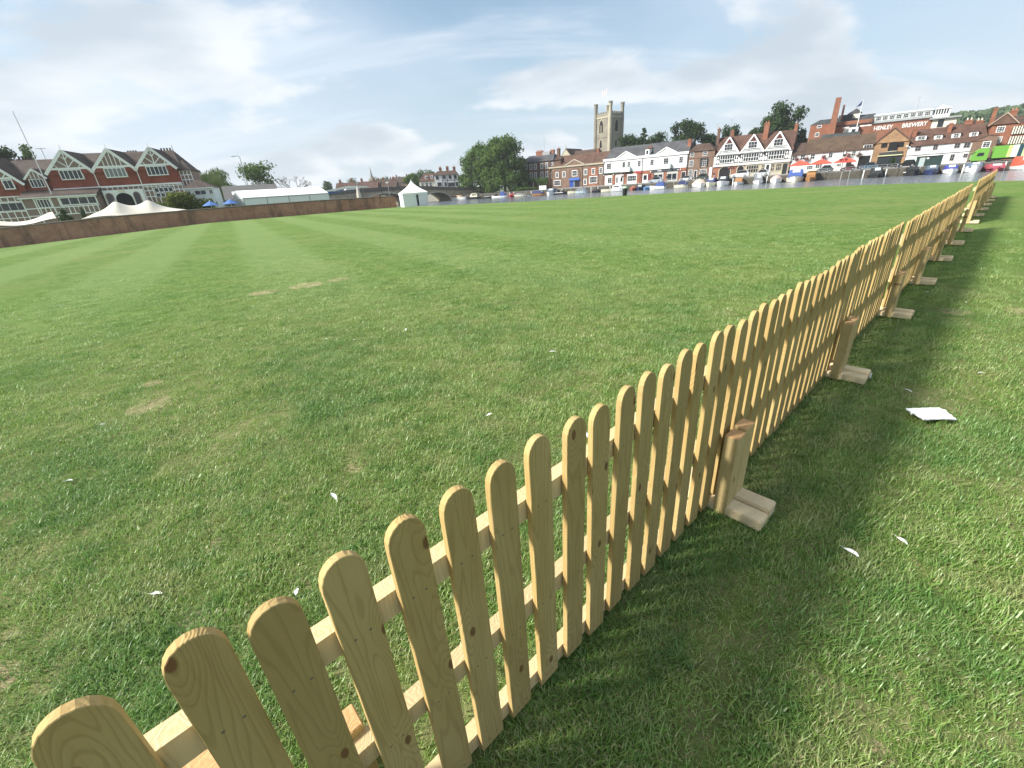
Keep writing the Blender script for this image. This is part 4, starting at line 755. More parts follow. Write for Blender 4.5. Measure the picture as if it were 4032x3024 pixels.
# ------------------------------------------------------------------ garden wall
h = empty('garden_wall', (W1.x, W1.y, 0), R(30), 'long stained red brick garden wall along the left of the lawn', 'wall')
WU = [(-60, -.9, .6), (-38.1, -.69, .99), (-30.2, -.45, 1.34), (-20.6, -.04, 1.46), (-10.5, 0, 1.5), (0, 0, 1.38)]
def wz(u):
    for (a, b_) in zip(WU[:-1], WU[1:]):
        if u <= b_[0]: f = (u - a[0]) / (b_[0] - a[0]); return a[1] + (b_[1] - a[1]) * f, a[2] + (b_[2] - a[2]) * f
    return WU[-1][1:]
COPE = mat('dark_mossy_coping', (.085, .075, .058), .95, .35, 4)
u = -52.
while u < -.1:
    u1 = min(0, u + 4.7); (b0, t0), (b1, t1) = wz(u), wz(u1)
    MB().rings([[(u, 0, b0 - .4), (u, .33, b0 - .4), (u, .33, t0 - .1), (u, 0, t0 - .1)], [(u1, 0, b1 - .4), (u1, .33, b1 - .4), (u1, .33, t1 - .1), (u1, 0, t1 - .1)]]).obj('wall_bay', BR_WALL, h)
    MB().rings([[(u, -.05, t0 - .1), (u, .38, t0 - .1), (u, .34, t0 - .02), (u, .16, t0 + .03), (u, -.01, t0 - .02)], [(u1, -.05, t1 - .1), (u1, .38, t1 - .1), (u1, .34, t1 - .02), (u1, .16, t1 + .03), (u1, -.01, t1 - .02)]]).obj('coping', COPE, h)
    MB().box(u1 - .22, -.07, b1 - .4, u1 + .22, -.002, t1 - .12).obj('pier', BR_WALL, h)
    u = u1
# ------------------------------------------------------------------ clubhouse
CA = Vector((-52.42, 65.64)); CT = Vector((.95106, .30902)); CN = Vector((-.30902, .95106))
h = empty('clubhouse', (CA.x, CA.y, 0), R(18), 'red brick clubhouse with three white timbered gables behind the garden wall', 'clubhouse')
walls(h, -15.5, 0, 8.1, 10, -1, 4.95, INFILL, 'ground_floor'); walls(h, -6.35, -.05, 8.15, 10, 4.95, 6.8, BR_CLUB, 'upper_wall'); walls(h, -15.5, .3, -6.35, 10, 4.4, 6.3, BR_CLUB, 'left_wall')
roof(h, -6.3, 8.7, .3, 8.5, 6.75, 9.5, TILE_CLUB, yr=5., hr=1.7, o=.2); roof(h, -16, -6.25, .3, 10, 6.1, 8.95, TILE_CLUB, yr=5., o=.2)
bar('white_band', -6.4, -.18, 4.86, 8.15, -.055, 5.06, WHITE, h)
def lights(x0, z0, x1, z1, n, y, gm=None): return window(h, x0, z0, x1, z1, n, 1, y=y, fw=.09, bw=.07, gm=gm)
for k, (x0, x1) in enumerate(((-6.25, -1.4), (-1.4, 3.45), (3.45, 8.1))):
    xa = (x0 + x1) / 2 + .05; gable(h, x0, x1, 6.78, xa, 9.38, -.05, 5.2, INFILL, TILE_CLUB, barge=WHITE, bw=.34)
    MB().prism([(x0 + .05, 6.7), (x1 - .05, 6.7), (x1 - .62, 7.28), (x0 + .62, 7.28)], -.292, 'y', -.225).obj('gable_brick', BR_CLUB, h)
    beam('timber', x0 + .55, 7.32, x1 - .55, 7.32, .24, -.36, -.295, WHITE, h)
    lights(xa - 1.2, 6.03, xa + 1.2, 7.18, 5, -.293 if True else 0, GLASSL if k == 1 else None)
    MB().box(xa - 1.2, -.29, 6.0, xa + 1.2, -.055, 6.72).obj('bay', WHITE, h)
    if k == 1:
        for q in (-.95, -.45, 0, .45, .95): beam('timber', xa + q, 7.4, xa + q, 9.25 - abs(q) * 1.15, .1, -.31, -.245, WHITE, h)
    else:
        beam('timber', xa, 7.4, xa, 9.1, .11, -.31, -.245, WHITE, h)
        for s in (-1, 1):
            beam('timber', xa, 7.45, xa + s * .85, 8.25, .1, -.315, -.245, WHITE, h); beam('timber', xa + s * .0, 8.35, xa + s * .42, 8.8, .09, -.315, -.245, WHITE, h); beam('timber', xa + s * 1.1, 7.42, xa + s * 1.35, 7.75, .09, -.315, -.245, WHITE, h)
    MB().tube((xa, -.3, 9.3), (xa, -.3, 10.05), .06, .03, 6).obj('finial', WHITE, h)
for x in (-1.4, 3.45): pipe(h, x, 5.0, 6.8, -.14, WHITE)
# timbered end with hipped roof
walls(h, 8.15, .4, 9.6, 4.4, -1, 6.6, INFILL, 'end_wall'); roof(h, 8.0, 9.65, .4, 4.6, 6.62, 7.9, TILE_CLUB, hr=1.3, o=.2)
for z in (4.45, 5.35, 5.95, 6.5): beam('timber', 8.15, z, 9.6, z, .1, .34, .398, WHITE, h)
for x in (8.2, 8.65, 9.1, 9.55): beam('timber', x, 4.4, x, 6.55, .1, .33, .397, WHITE, h)
# ground floor timber grid, arches and windows
for x in [3.4 + .52 * k for k in range(10)]: beam('timber', x, 1.0, x, 4.86, .1, -.06, -.003, WHITE, h)
for z in (4.72, 4.2, 3.45, 2.6, 1.9): beam('timber', 3.35, z, 8.1, z, .1, -.065, -.003, WHITE, h)
for x0, x1, z0, z1 in ((4.6, 6.85, 3.92, 4.52), (4.6, 6.85, 3.3, 3.84)): window(h, x0, z0, x1, z1, 4, 1, y=-.066, fw=.06, bw=.09)
for k in range(8): beam('timber', -1.3 + k * .6, 4.55, -1.3 + k * .6, 4.86, .09, -.06, -.003, WHITE, h)
pr = MB().box(-1.2, -.55, -1, 3.35, -.004, 4.5).obj('porch', WHITE, h)
for (x0, x1, zs, zt) in ((-1.0, -.12, 3.75, 4.2), (.05, 1.95, 3.35, 4.1), (2.12, 2.95, 3.75, 4.2)): MB().prism(archpts(x0, x1, 1.2, zs, zt), -.58, 'y', -.552).obj('arch_opening', DARK if x0 > 0 and x1 < 2 else INFILL, pr)
for x in (-.55, 2.52): MB().prism(archpts(x - .3, x + .3, 1.6, 3.7, 4.05), -.61, 'y', -.582).obj('pane', GLASS, pr)
MB().box(.6, -.7, 4.2, 1.3, -.553, 4.5).obj('sign_board', CREAM, pr)
# lean-to roof and long bay on the left
MB().prism([(-2.1, 4.05), (-2.1, 4.15), (0, 5.02), (0, 4.05)], -1.3, 'x', -9.6).obj('lean_to_roof', TILE_CLUB, h); MB().box(-9.4, -1.9, -1, -1.5, -.005, 4.06).obj('bay_front', INFILL, h)
bar('gutter', -9.6, -2.15, 3.98, -1.3, -1.95, 4.12, WHITE, h)
window(h, -5.5, 2.95, -1.55, 3.95, 4, 1, y=-1.901, fw=.12, bw=.08); window(h, -7.9, 2.82, -6.5, 3.9, 4, 1, y=-1.901, fw=.1, bw=.06)
for x in (-9.35, -8.1, -6.4, -5.6): beam('timber', x, 1.0, x, 4.0, .12, -1.95, -1.902, WHITE, h)
for k in range(8): beam('timber', -5.4 + k * .52, 1.9, -5.4 + k * .52, 2.9, .1, -1.95, -1.902, WHITE, h)
for k in range(4): beam('timber', -7.85 + k * .5, 1.9, -7.85 + k * .5, 2.8, .1, -1.95, -1.902, WHITE, h)
for z in (2.82, 1.95): beam('timber', -9.3, z, -1.5, z, .12, -1.955, -1.902, WHITE, h)
beam('timber', -6.3, 1.95, -5.7, 2.7, .1, -1.95, -1.902, WHITE, h)
# small gabled dormer
gable(h, -8.75, -6.7, 6.35, -7.72, 7.45, .1, 3.5, INFILL, TILE_CLUB, barge=WHITE, bw=.2)
for q in (-.4, 0, .4): beam('timber', -7.72 + q, 6.4, -7.72 + q, 7.3 - abs(q) * 1.1, .08, -.2, -.142, WHITE, h)
walls(h, -8.6, -.1, -6.85, .29, 5.0, 6.35, BR_CLUB, 'dormer_wall'); window(h, -8.5, 5.32, -7.05, 6.32, 4, 1, y=-.101, fw=.07, bw=.06)
# left gable
gable(h, -15.4, -9.2, 5.75, -12.3, 9.1, -.05, 5.2, INFILL, TILE_CLUB, barge=WHITE, bw=.3); MB().box(-15.3, -.06, 4.4, -9.3, .29, 5.75).obj('gable_brick', BR_CLUB, h); MB().prism([(-15.3, 5.7), (-9.3, 5.7), (-9.95, 6.5), (-14.7, 6.5)], -.292, 'y', -.225).obj('gable_brick', BR_CLUB, h)
beam('timber', -14.7, 6.55, -9.9, 6.55, .2, -.36, -.293, WHITE, h); beam('timber', -11.6, 6.6, -10.8, 7.4, .1, -.32, -.245, WHITE, h); beam('timber', -10.9, 6.6, -10.5, 7., .1, -.32, -.245, WHITE, h); MB().box(-11.15, -.31, 5.1, -10.05, -.06, 6.45).obj('bay', BR_CLUB, h); window(h, -11.15, 5.25, -10.05, 6.4, 2, 1, y=-.311, fw=.12)
beam('timber', -15.4, 4.42, -9.3, 4.42, .14, -.12, -.063, WHITE, h); window(h, -13.4, 2.72, -10.2, 3.78, 4, 1, y=-.003, fw=.1)
for k in range(9): beam('timber', -15.2 + k * .72, 3.85, -15.2 + k * .72, 4.35, .1, -.06, -.003, WHITE, h); beam('timber', -15.2 + k * .72, 1.2, -15.2 + k * .72, 2.62, .1, -.06, -.003, WHITE, h)
for z in (3.85, 2.65, 1.9): beam('timber', -15.4, z, -9.4, z, .1, -.065, -.003, WHITE, h)
for x in (-9.9, -9.5): beam('timber', x, 1.2, x, 3.9, .1, -.06, -.003, WHITE, h)
chimney(h, -10.8, 6, 8.3, 9.1, 1.5, .8, BR_DARK, 4, BLACK); chimney(h, 1.6, 6.4, 8.6, 9.35, 1.3, .7, BR_DARK, 4, BLACK); chimney(h, 5.9, 6.2, 8.6, 9.5, 1.5, .7, BR_DARK, 4, BLACK)
MB().tube((7.1, 5, 9.4), (7.1, 5, 10.2), .08, .03, 6).obj('finial', GREYM, h); aerial(h, -8.3, 5.5, 8.6, 10.4)
fp = empty('flagpole', (CA.x - 6.2 * CT.x - CN.x * 1.5, CA.y - 6.2 * CT.y - CN.y * 1.5, 0), R(18), 'tall bare white flagpole rising behind the clubhouse roof', 'flagpole')
MB().tube((0, 0, 0), (0, 0, 13.6), .09, .04).obj('pole', mat('grey_white_pole', (.55, .55, .57), .5, .05), fp)
# octagonal pavilion at the right end
pc = CA + CT * 10.65 - CN * 3
h = empty('white_pavilion', (pc.x, pc.y, 0), R(18), 'small white pavilion with hipped tiled roof at the right end of the clubhouse', 'pavilion')
walls(h, -1.75, 0, 1.75, 3.6, -1, 4.1, mat('pale_blue_white', (.70, .74, .76), .7, .08)); MB().rings([[(-1.95, -.2, 4.08), (1.95, -.2, 4.08), (1.95, 3.8, 4.08), (-1.95, 3.8, 4.08)], [(-.45, 1.5, 5.15), (.1, 1.5, 5.15), (.1, 2, 5.15), (-.45, 2, 5.15)]]).obj('roof', TILE_CLUB, h)
bar('eave_board', -1.95, -.24, 3.98, 1.95, -.19, 4.1, WHITE, h)
for x0, x1, c in ((-1.65, -1.0, 2), (-.6, .85, 2), (1.15, 1.65, 2)): window(h, x0, 3.2, x1, 3.82, c, 1, y=-.001, fw=.07)
# dark roofed barn behind
h = empty('dark_barn', (-52.6, 91., 0), R(28), 'long dark grey roofed barn behind the white marquee', 'barn')
walls(h, 0, 0, 9.5, 6, 0, 2.6, mat('tarred_boards', (.10, .095, .09), .9)); roof(h, 0, 9.5, 0, 6, 2.6, 5.15, mat('grey_barn_roof', (.17, .165, .16), .9, .25), o=.2)
for x in (1.4, 4.0): MB().rings([[(x, .95, 3.45), (x + .8, .95, 3.45), (x + .8, 1.6, 4.05), (x, 1.6, 4.05)], [(x, .9, 3.5), (x + .8, .9, 3.5), (x + .8, 1.55, 4.1), (x, 1.55, 4.1)]]).obj('skylight', WHITE, h)
# ------------------------------------------------------------------ tents, parasols, bins
CANVAS = mat('cream_stretch_canvas', (.62, .58, .49), .85, .06, .6); PVC = mat('white_marquee_pvc', (.82, .84, .84), .55, .05, .8); PVCW = mat('marquee_wall_pvc', (.72, .75, .75), .5, .05, .8)
def stretch_tent(name, label, org, rz, cols, rows, hfun, w, d, poles):
    t = empty(name, org, rz, label, 'tent'); b = MB(); n, m = cols, rows
    for s in (0, 1):
        k0 = len(b.v)
        for i in range(n + 1):
            for j in range(m + 1):
                fx, fy = i / n, j / m; pinch = .10 * math.sin(math.pi * fx * 3) ** 2
                x = fx * w; y = (fy - .5) * d * (1 - .2 * math.sin(math.pi * fx) * 0); b.v.append((x, y, hfun(fx, fy) - .03 * s))
        for i in range(n):
            for j in range(m): b.f.append((k0 + i * (m + 1) + j, k0 + (i + 1) * (m + 1) + j, k0 + (i + 1) * (m + 1) + j + 1, k0 + i * (m + 1) + j + 1)); b.m.append(0)
    me = bpy.data.meshes.new('canopy'); me.from_pydata(b.v, [], b.f); me.materials.append(CANVAS); me.polygons.foreach_set('use_smooth', [True] * len(me.polygons)); link('canopy', me, t)
    for (x, y, z) in poles: MB().tube((x, y, -.5), (x, y, z), .04, n=6).obj('pole', GREYM, t)
    return t
def peak(f, c, wd): return math.exp(-abs((f - c) / wd) ** 1.35)
def ht1(fx, fy):
    top = 1.55 + 1.15 * (1 - abs(2 * fx - .85) ** 2.2 * .9) * .62 * .8 + .95 * peak(fx, .29, .10) + .9 * peak(fx, .56, .10) - .25
    edge = 1.28 + .14 * math.sin(fx * 9) + .1 * fx
    s = 1 - min(1, abs(fy - .55) / .5) ** 1.3
    e = min(1, fx / .10) if fx < .5 else min(1, (1 - fx) / .16)
    return edge + (max(edge, top) - edge) * s * (.12 + .88 * e ** .8)
stretch_tent('stretch_tent', 'large cream stretch tent with two peaks behind the garden wall', (-43.8, 49.3, .0), R(36.5), 44, 14, ht1, 10.6, 4.5, [(3.1, .2, 2.9), (5.9, .2, 2.9), (.2, -2, 1.2), (10.3, -2, 1.3), (.2, 2, 1.2), (10.3, 2, 1.3)])
def ht2(fx, fy):
    s = 1 - min(1, abs(fy - .55) / .5) ** 1.3
    return 1.28 + .25 * max(0, fx - .75) * 2 + .14 * math.sin(fx * 8) + s * (.3 + .55 * peak(fx, .1, .22) + .35 * peak(fx, .98, .12))
stretch_tent('stretch_tent', 'second cream stretch tent at the left edge of the picture', (-50., 43.2, .0), R(45), 26, 10, ht2, 6.7, 4., [(.8, 0, 2.1), (6.4, .2, 1.9), (.2, -1.7, 1.2), (6.5, -1.7, 1.3)])
# marquee: frame tent of four bays
h = empty('marquee', (-37.06, 68.63, 0), R(41.3), 'long white frame marquee of four bays behind the wall', 'marquee')
for k in range(4):
    x0, x1 = k * 3.14, (k + 1) * 3.14 - .03
    MB().rings([[(x0, 0, 2.5), (x0, 3.2, 3.55), (x0, 6.4, 2.5), (x0, 6.4, 2.42), (x0, 3.2, 3.47), (x0, 0, 2.42)], [(x1, 0, 2.5), (x1, 3.2, 3.55), (x1, 6.4, 2.5), (x1, 6.4, 2.42), (x1, 3.2, 3.47), (x1, 0, 2.42)]]).obj('roof_panel', PVC, h)
    MB().box(x0, .02, 0, x1, .06, 2.42).obj('side_panel', PVCW, h)
    bar('frame_post', x0 - .05, -.03, 0, x0 + .05, .018, 2.5, GREYM, h)
bar('eave_beam', 0, -.04, 2.36, 12.5, .015, 2.46, GREYM, h)
MB().prism([(.0, 2.42), (6.4, 2.42), (3.2, 3.47)], .02, 'x', -.02).obj('gable_panel', PVC, h); MB().box(-.02, .1, 0, .02, 6.3, 2.40).obj('end_panel', mat('clear_pvc_panel', (.45, .5, .52), .2, .1), h)
# pagoda tent on the lawn corner
h = empty('pagoda_tent', (-11.05, 60.6, 0), R(20), 'white pagoda tent with pointed roof at the end of the garden wall', 'tent')
prof = []
for k in range(9):
    f = k / 8; r = 1.62 * (1 - f) ** 1.75 + .03; prof.append((r, 1.6 + 1.55 * f))
MB().rings([[(s * r, q * r, z) for s, q in ((-1, -1), (1, -1), (1, 1), (-1, 1))] for r, z in prof]).obj('roof', PVC, h)
b = MB(); b.box(-1.6, -1.62, 1.38, 1.6, -1.58, 1.6).box(-1.6, 1.58, 1.38, 1.6, 1.62, 1.6).box(-1.62, -1.58, 1.38, -1.58, 1.58, 1.6).box(1.58, -1.58, 1.38, 1.62, 1.58, 1.6); b.obj('valance', PVC, h)
for (x0, y0, x1, y1) in ((-1.55, -1.57, .1, -1.53), (.38, -1.57, 1.55, -1.53), (-1.57, -1.52, -1.53, 1.52), (1.53, -1.52, 1.57, 1.52), (-1.52, 1.53, 1.52, 1.57)): bar('side_wall', x0, y0, 0, x1, y1, 1.38, PVCW, h)
for sx in (-1, 1):
    for sy in (-1, 1): bar('post', sx * 1.5 - .04, sy * 1.5 - .04, 0, sx * 1.5 + .04, sy * 1.5 + .04, 1.6, WHITE, h)
def parasol(loc, r, z0, z1, m, label, n=8, rz=0., group=None, sq=False, val=.0):
    t = empty('parasol', loc, rz, label, 'parasol', group); k = 4 if sq else n; q = math.sqrt(2) if sq else 1
    prof = [(r * q, z0 - val), (r * q, z0), (r * q * .5, z0 + (z1 - z0) * .55), (.04, z1), (.02, z1)]
    b = MB(); b.rings([[(a * math.cos(2 * math.pi * i / k + math.pi / k), a * math.sin(2 * math.pi * i / k + math.pi / k), z) for i in range(k)] for a, z in prof], cap=False); b.obj('canopy', m, t); MB().tube((0, 0, -.4), (0, 0, z1 + .12), .035, n=6).obj('pole', WHITE, t); return t
BLUEC = mat('bright_blue_canvas', (.08, .17, .42), .8, .08); REDC = mat('coral_red_canvas', (.62, .085, .055), .8, .06)
parasol((-35.5, 58.1, -.2), .95, 1.95, 2.45, BLUEC, 'blue parasol just right of the cream stretch tent')
parasol((-33.9, 59.6, -.2), .95, 2.0, 2.5, BLUEC, 'blue parasol at the left end of the marquee')
for i, u in enumerate((48.3, 52.4, 56.9)): parasol(bank(u, 9, 0), 2.1, 1.85, 2.8, REDC, ['left of the three red parasols outside the white pub', 'middle of the three red parasols outside the white pub', 'right of the three red parasols outside the white pub'][i], rz=FR, sq=True, val=.18)
h = empty('closed_parasol', (-23.8, 80.3, 0), 0, 'tall closed cream parasol standing behind the garden wall', 'parasol'); MB().lathe([(.42, 1.2), (.36, 2.0), (.18, 2.9), (.04, 3.4), (.02, 3.45)], 9).obj('folded_canopy', mat('folded_cream_canvas', (.55, .50, .45), .85, .15, 2), h); MB().tube((0, 0, -.2), (0, 0, 3.5), .04).obj('pole', WHITE, h)
h = empty('sail_canopy', (-29.4, 82.8, 0), R(22), 'low white sail canopy with blue edge beside the bridge', 'canopy')
MB().prism([(-1.5, 2.85), (3.2, 3.45), (6.0, 3.25), (7.0, 3.05), (3.2, 3.1), (-1.5, 2.62)], 3.5, 'y', 0).obj('canopy', PVC, h); MB().prism([(-1.5, 2.6), (2.2, 2.75), (2.2, 2.6), (-1.2, 2.35)], 3.3, 'y', .1).obj('blue_valance', BLUEC, h)
for x in (-1.3, 2.5, 5.5): MB().tube((x, .2, -.2), (x, .2, 2.8), .04, n=6).obj('pole', GREYM, h)
def pole(label, loc, hh, r, m, cat='pole', lean=0): return tag(MB().lathe([(r, 0), (r * .8, hh * .5), (r * .7, hh), (r * .3, hh + .02)], 8).obj('pole', m, None, loc), label, cat)
pole('thin dark pole behind the wall, left of the pagoda tent', (-20.5, 83., -.2), 3.6, .06, BLACK); pole('second thin dark pole behind the wall next to the closed parasol', (-22.9, 79.5, -.2), 3.2, .05, BLACK)
h = empty('floodlight_mast', (-19.0, 82.0, 0), 0, 'white floodlight mast behind the wall near the pagoda tent', 'floodlight'); MB().tube((0, 0, -.2), (0, 0, 3.4), .05).obj('mast', GREYM, h); MB().box(-.3, -.1, 3.4, .1, .15, 3.62).obj('lamp_head', WHITE, h)
# wheelie bin
h = empty('wheelie_bin', (-18.9, 60.9, 0), R(25), 'blue wheelie bin standing against the garden wall', 'bin'); BB = mat('blue_plastic', (.03, .12, .38), .45, .08)
MB().rings([[(-.24, -.27, .06), (.24, -.27, .06), (.24, .27, .06), (-.24, .27, .06)], [(-.29, -.34, .85), (.29, -.34, .85), (.29, .34, .85), (-.29, .34, .85)]]).obj('body', BB, h); MB().rings([[(-.31, -.37, .85), (.31, -.37, .85), (.31, .37, .85), (-.31, .37, .85)], [(-.26, -.3, .95), (.26, -.3, .95), (.26, .33, .97), (-.26, .33, .97)]]).obj('lid', BB, h)
for s in (-.27, .27): MB().tube((s - .03, .3, .1), (s + .03, .3, .1), .1, n=12).obj('wheel', BLACK, h)
pole('short pale post beside the blue wheelie bin', (-17.8, 61.35, 0), .95, .06, mat('pale_post', (.5, .5, .46), .8))
# litter bin by the river
h = empty('litter_bin', (12.35, 45.55, 0), 0, 'black litter bin with a pale green bag spilling over its rim', 'bin')
MB().lathe([(.18, 0), (.2, .04), (.235, .62), (.245, .66), (.22, .66), (.2, .5)], 16).obj('body', BLACK, h, smooth=False)
for z in (.16, .22, .5): MB().lathe([(.2 + z * .055, z), (.215 + z * .055, z + .012), (.2 + z * .055, z + .024)], 16).obj('hoop', mat('dark_rib', (.04, .04, .04), .4), h)
b = MB(); rr = random.Random(4); b.rings([[((.2 + .08 * math.sin(3 * a + 1) * f + rr.uniform(-.02, .02)) * math.cos(a) * (1.1 - .3 * f), (.2 + .06 * math.cos(2 * a)) * math.sin(a) * (1.1 - .3 * f), .62 + .2 * f + rr.uniform(-.02, .03)) for a in [2 * math.pi * k / 14 for k in range(14)]] for f in (0, .4, .8, 1)]); b.obj('rubbish_bag', mat('pale_green_plastic', (.50, .68, .45), .4, .2, 6), h, smooth=True)
# wire fence posts along the lawn's river edge
for i, (x, y) in enumerate([(-9.0, 57.5), (-5.3, 54.2), (2.6, 48.0), (7.2, 46.6), (17.2, 42.9), (21.6, 38.9), (25.6, 33.9)]):
    tag(MB().lathe([(.022, 0), (.022, 1.0), (.012, 1.03)], 6).obj('wire_post', GREYM, None, (x, y, 0)), 'thin grey wire fence post at the river edge of the lawn', 'post', 'thin posts along the river edge')
# ------------------------------------------------------------------ bridge
BA = R(40); h = empty('stone_bridge', (-14, 165, 0), BA, 'low arched stone road bridge over the river', 'bridge')
ZT = [(-95, 2.6), (-60, 3.2), (-45, 3.57), (-27, 3.93), (-13.4, 3.53), (-4, 2.82), (1, 2.5), (12, 2.2)]
def bz(x):
    for (a, b_) in zip(ZT[:-1], ZT[1:]):
        if x <= b_[0]: return a[1] + (b_[1] - a[1]) * (x - a[0]) / (b_[0] - a[0])
    return ZT[-1][1]
ARCH = [(-86, -74, .6), (-68, -57, 1.2), (-53, -41, 1.5), (-36, -20, 2.05), (-14.6, -3.6, 1.3)]
def spandrel(y0, y1):
    b = MB(); xs = []; x = -95.
    while x <= 12: xs.append(x); x += .5
    def low(x):
        for a0, a1, t in ARCH:
            if a0 < x < a1: return -1.6 + (t + 1.6) * math.sqrt(max(0, 1 - ((x - (a0 + a1) / 2) / ((a1 - a0) / 2)) ** 2)) ** .9
        return -3.
    for xa, xb in zip(xs[:-1], xs[1:]):
        zt0, zt1 = bz(xa) - 1.05, bz(xb) - 1.05; l0, l1 = low(xa + 1e-3), low(xb - 1e-3)
        b.quadf([(xa, y0, l0), (xb, y0, l1), (xb, y0, zt1), (xa, y0, zt0)]); b.quadf([(xa, y1, l0), (xa, y1, zt0), (xb, y1, zt1), (xb, y1, l1)]); b.quadf([(xa, y0, l0), (xa, y1, l0), (xb, y1, l1), (xb, y0, l1)])
    me = bpy.data.meshes.new('arches'); me.from_pydata(b.v, [], b.f); me.materials.append(STONEB); return link('arches', me, h)
spandrel(0, 9)
pr_m = mat('weathered_parapet', (.13, .12, .10), .95, .35, .8, streak=.3)
for xa, xb in zip([p[0] for p in ZT][:-1], [p[0] for p in ZT][1:]):
    for (y0, y1) in ((-.12, .3), (8.7, 9.1)): MB().rings([[(xa, y0, bz(xa) - 1.06), (xa, y1, bz(xa) - 1.06), (xa, y1, bz(xa)), (xa, y0, bz(xa))], [(xb, y0, bz(xb) - 1.06), (xb, y1, bz(xb) - 1.06), (xb, y1, bz(xb)), (xb, y0, bz(xb))]]).obj('parapet', pr_m, h)
    MB().rings([[(xa, .3, bz(xa) - 1.3), (xa, 8.7, bz(xa) - 1.3), (xa, 8.7, bz(xa) - 1.04), (xa, .3, bz(xa) - 1.04)], [(xb, .3, bz(xb) - 1.3), (xb, 8.7, bz(xb) - 1.3), (xb, 8.7, bz(xb) - 1.04), (xb, .3, bz(xb) - 1.04)]]).obj('roadway', ASPH, h)
for a0, a1, t in ARCH:
    b = MB(); c, r = (a0 + a1) / 2, (a1 - a0) / 2
    for k in range(18):
        q0, q1 = math.pi * k / 18, math.pi * (k + 1) / 18
        P0 = lambda q, e: (c + (r + e) * math.cos(q), -.08, -1.6 + (t + 1.6 + e) * max(0, math.sin(q)) ** .9)
        b.quadf([P0(q0, .02), P0(q1, .02), P0(q1, .55), P0(q0, .55)])
    me = bpy.data.meshes.new('arch_ring'); me.from_pydata(b.v, [], b.f); me.materials.append(STONEL); link('arch_ring', me, h)
for x in (-70.8, -55, -38.5, -17.3): MB().prism([(-1.1, 0), (1.1, 0), (0, -2.0)], 1.2, 'z', -2.5).obj('cutwater', STONEB, h, (x, 0, 0))
# ------------------------------------------------------------------ inn at the bridge end
h = empty('bridge_inn', (-23.0, 173.4, 0), R(2), 'white timbered inn with tall red chimneys at the end of the bridge', 'inn')
walls(h, 0, 0, 8.8, 8, -2, 7.0, WHITEWALL); roof(h, 0, 8.6, 0, 8, 7.0, 8.4, TILE_BR, hl=1., hr=1.)
for x0, x1, z0, z1 in ((3.1, 4.1, 5.6, 6.8), (5.2, 6.2, 5.55, 6.75), (7.2, 8.1, 5.5, 6.7), (.5, 1.5, 5.6, 6.7), (3.4, 4.2, 3.2, 4.6), (7.5, 8.3, 3.0, 4.4), (.9, 2.3, 3.4, 4.6), (4.8, 7.0, 3.0, 4.3)): window(h, x0, z0, x1, z1, 2, 2, y=-.001, fm=BLACK, fw=.1)
for a in ((2.8, 2.5, 2.8, 7.0), (4.6, 2.5, 4.6, 7), (7.15, 2.5, 7.15, 7), (8.7, 2.5, 8.7, 7), (2.8, 5.1, 8.8, 5.1)): beam('timber', *a, .16, -.05, -.003, BLACK, h)
for x, p in ((2.2, 3), (4.8, 4), (7.3, 2)): chimney(h, x, 4, 7.6, 9.5, .95, .8, BR_RED, p)
h = empty('red_roofed_house', (-28.7, 173.5, 0), R(2), 'low red roofed house with two white dormers left of the bridge inn', 'house')
walls(h, 0, 0, 5.6, 7, -2, 5.3, CREAM); roof(h, .1, 5.6, 0, 7, 5.3, 7.9, TILE_RED, hl=1.6)
for x in (2.2, 4.3): dm = MB().box(x, .8, 6.0, x + .85, 2.6, 7.1).obj('dormer', WHITE, h); MB().box(x + .2, .76, 6.2, x + .65, .799, 6.9).obj('pane', GLASS, dm)
for x in (.6, 2.2, 3.6): window(h, x, 3.4, x + .9, 4.8, 2, 2, y=-.001)
# ------------------------------------------------------------------ distant church with spire and houses
h = empty('spire_church', (-106.8, 406., 0), 0, 'distant pale stone church with a tall pointed spire', 'church')
MB().box(-2.2, -2.2, 0, 2.2, 2.2, 15.2).obj('tower', STONEL, h); MB().rings([[(2.1 * math.cos(a), 2.1 * math.sin(a), 15.2) for a in [math.pi / 4 * k for k in range(8)]], [(.8 * math.cos(a), .8 * math.sin(a), 19.) for a in [math.pi / 4 * k for k in range(8)]], [(.05 * math.cos(a), .05 * math.sin(a), 24.6) for a in [math.pi / 4 * k for k in range(8)]]]).obj('spire', mat('grey_spire', (.28, .28, .28), .9, .15), h)
for x in (-1., .5): MB().box(x, -2.26, 10.5, x + .6, -2.201, 14).obj('belfry_opening', DARK, h)
def farhouse(x, y, w, rz, eave, ridge, rm, wm, label, base=-1, chim=1):
    h = empty('distant_house', (x, y, 0), rz, label, 'house', 'distant houses across the river'); walls(h, 0, 0, w, 8, base, eave, wm); roof(h, 0, w, 0, 8, eave, ridge, rm)
    for k in range(max(2, int(w / 2.6))): window(h, .8 + k * 2.5, eave - 1.9, 1.9 + k * 2.5, eave - .6, 2, 2, y=-.001, fw=.12)
    for k in range(chim): chimney(h, w * (.2 + .6 * k), 4, ridge - .8, ridge + 1.3, .9, .7, BR_RED, 2)
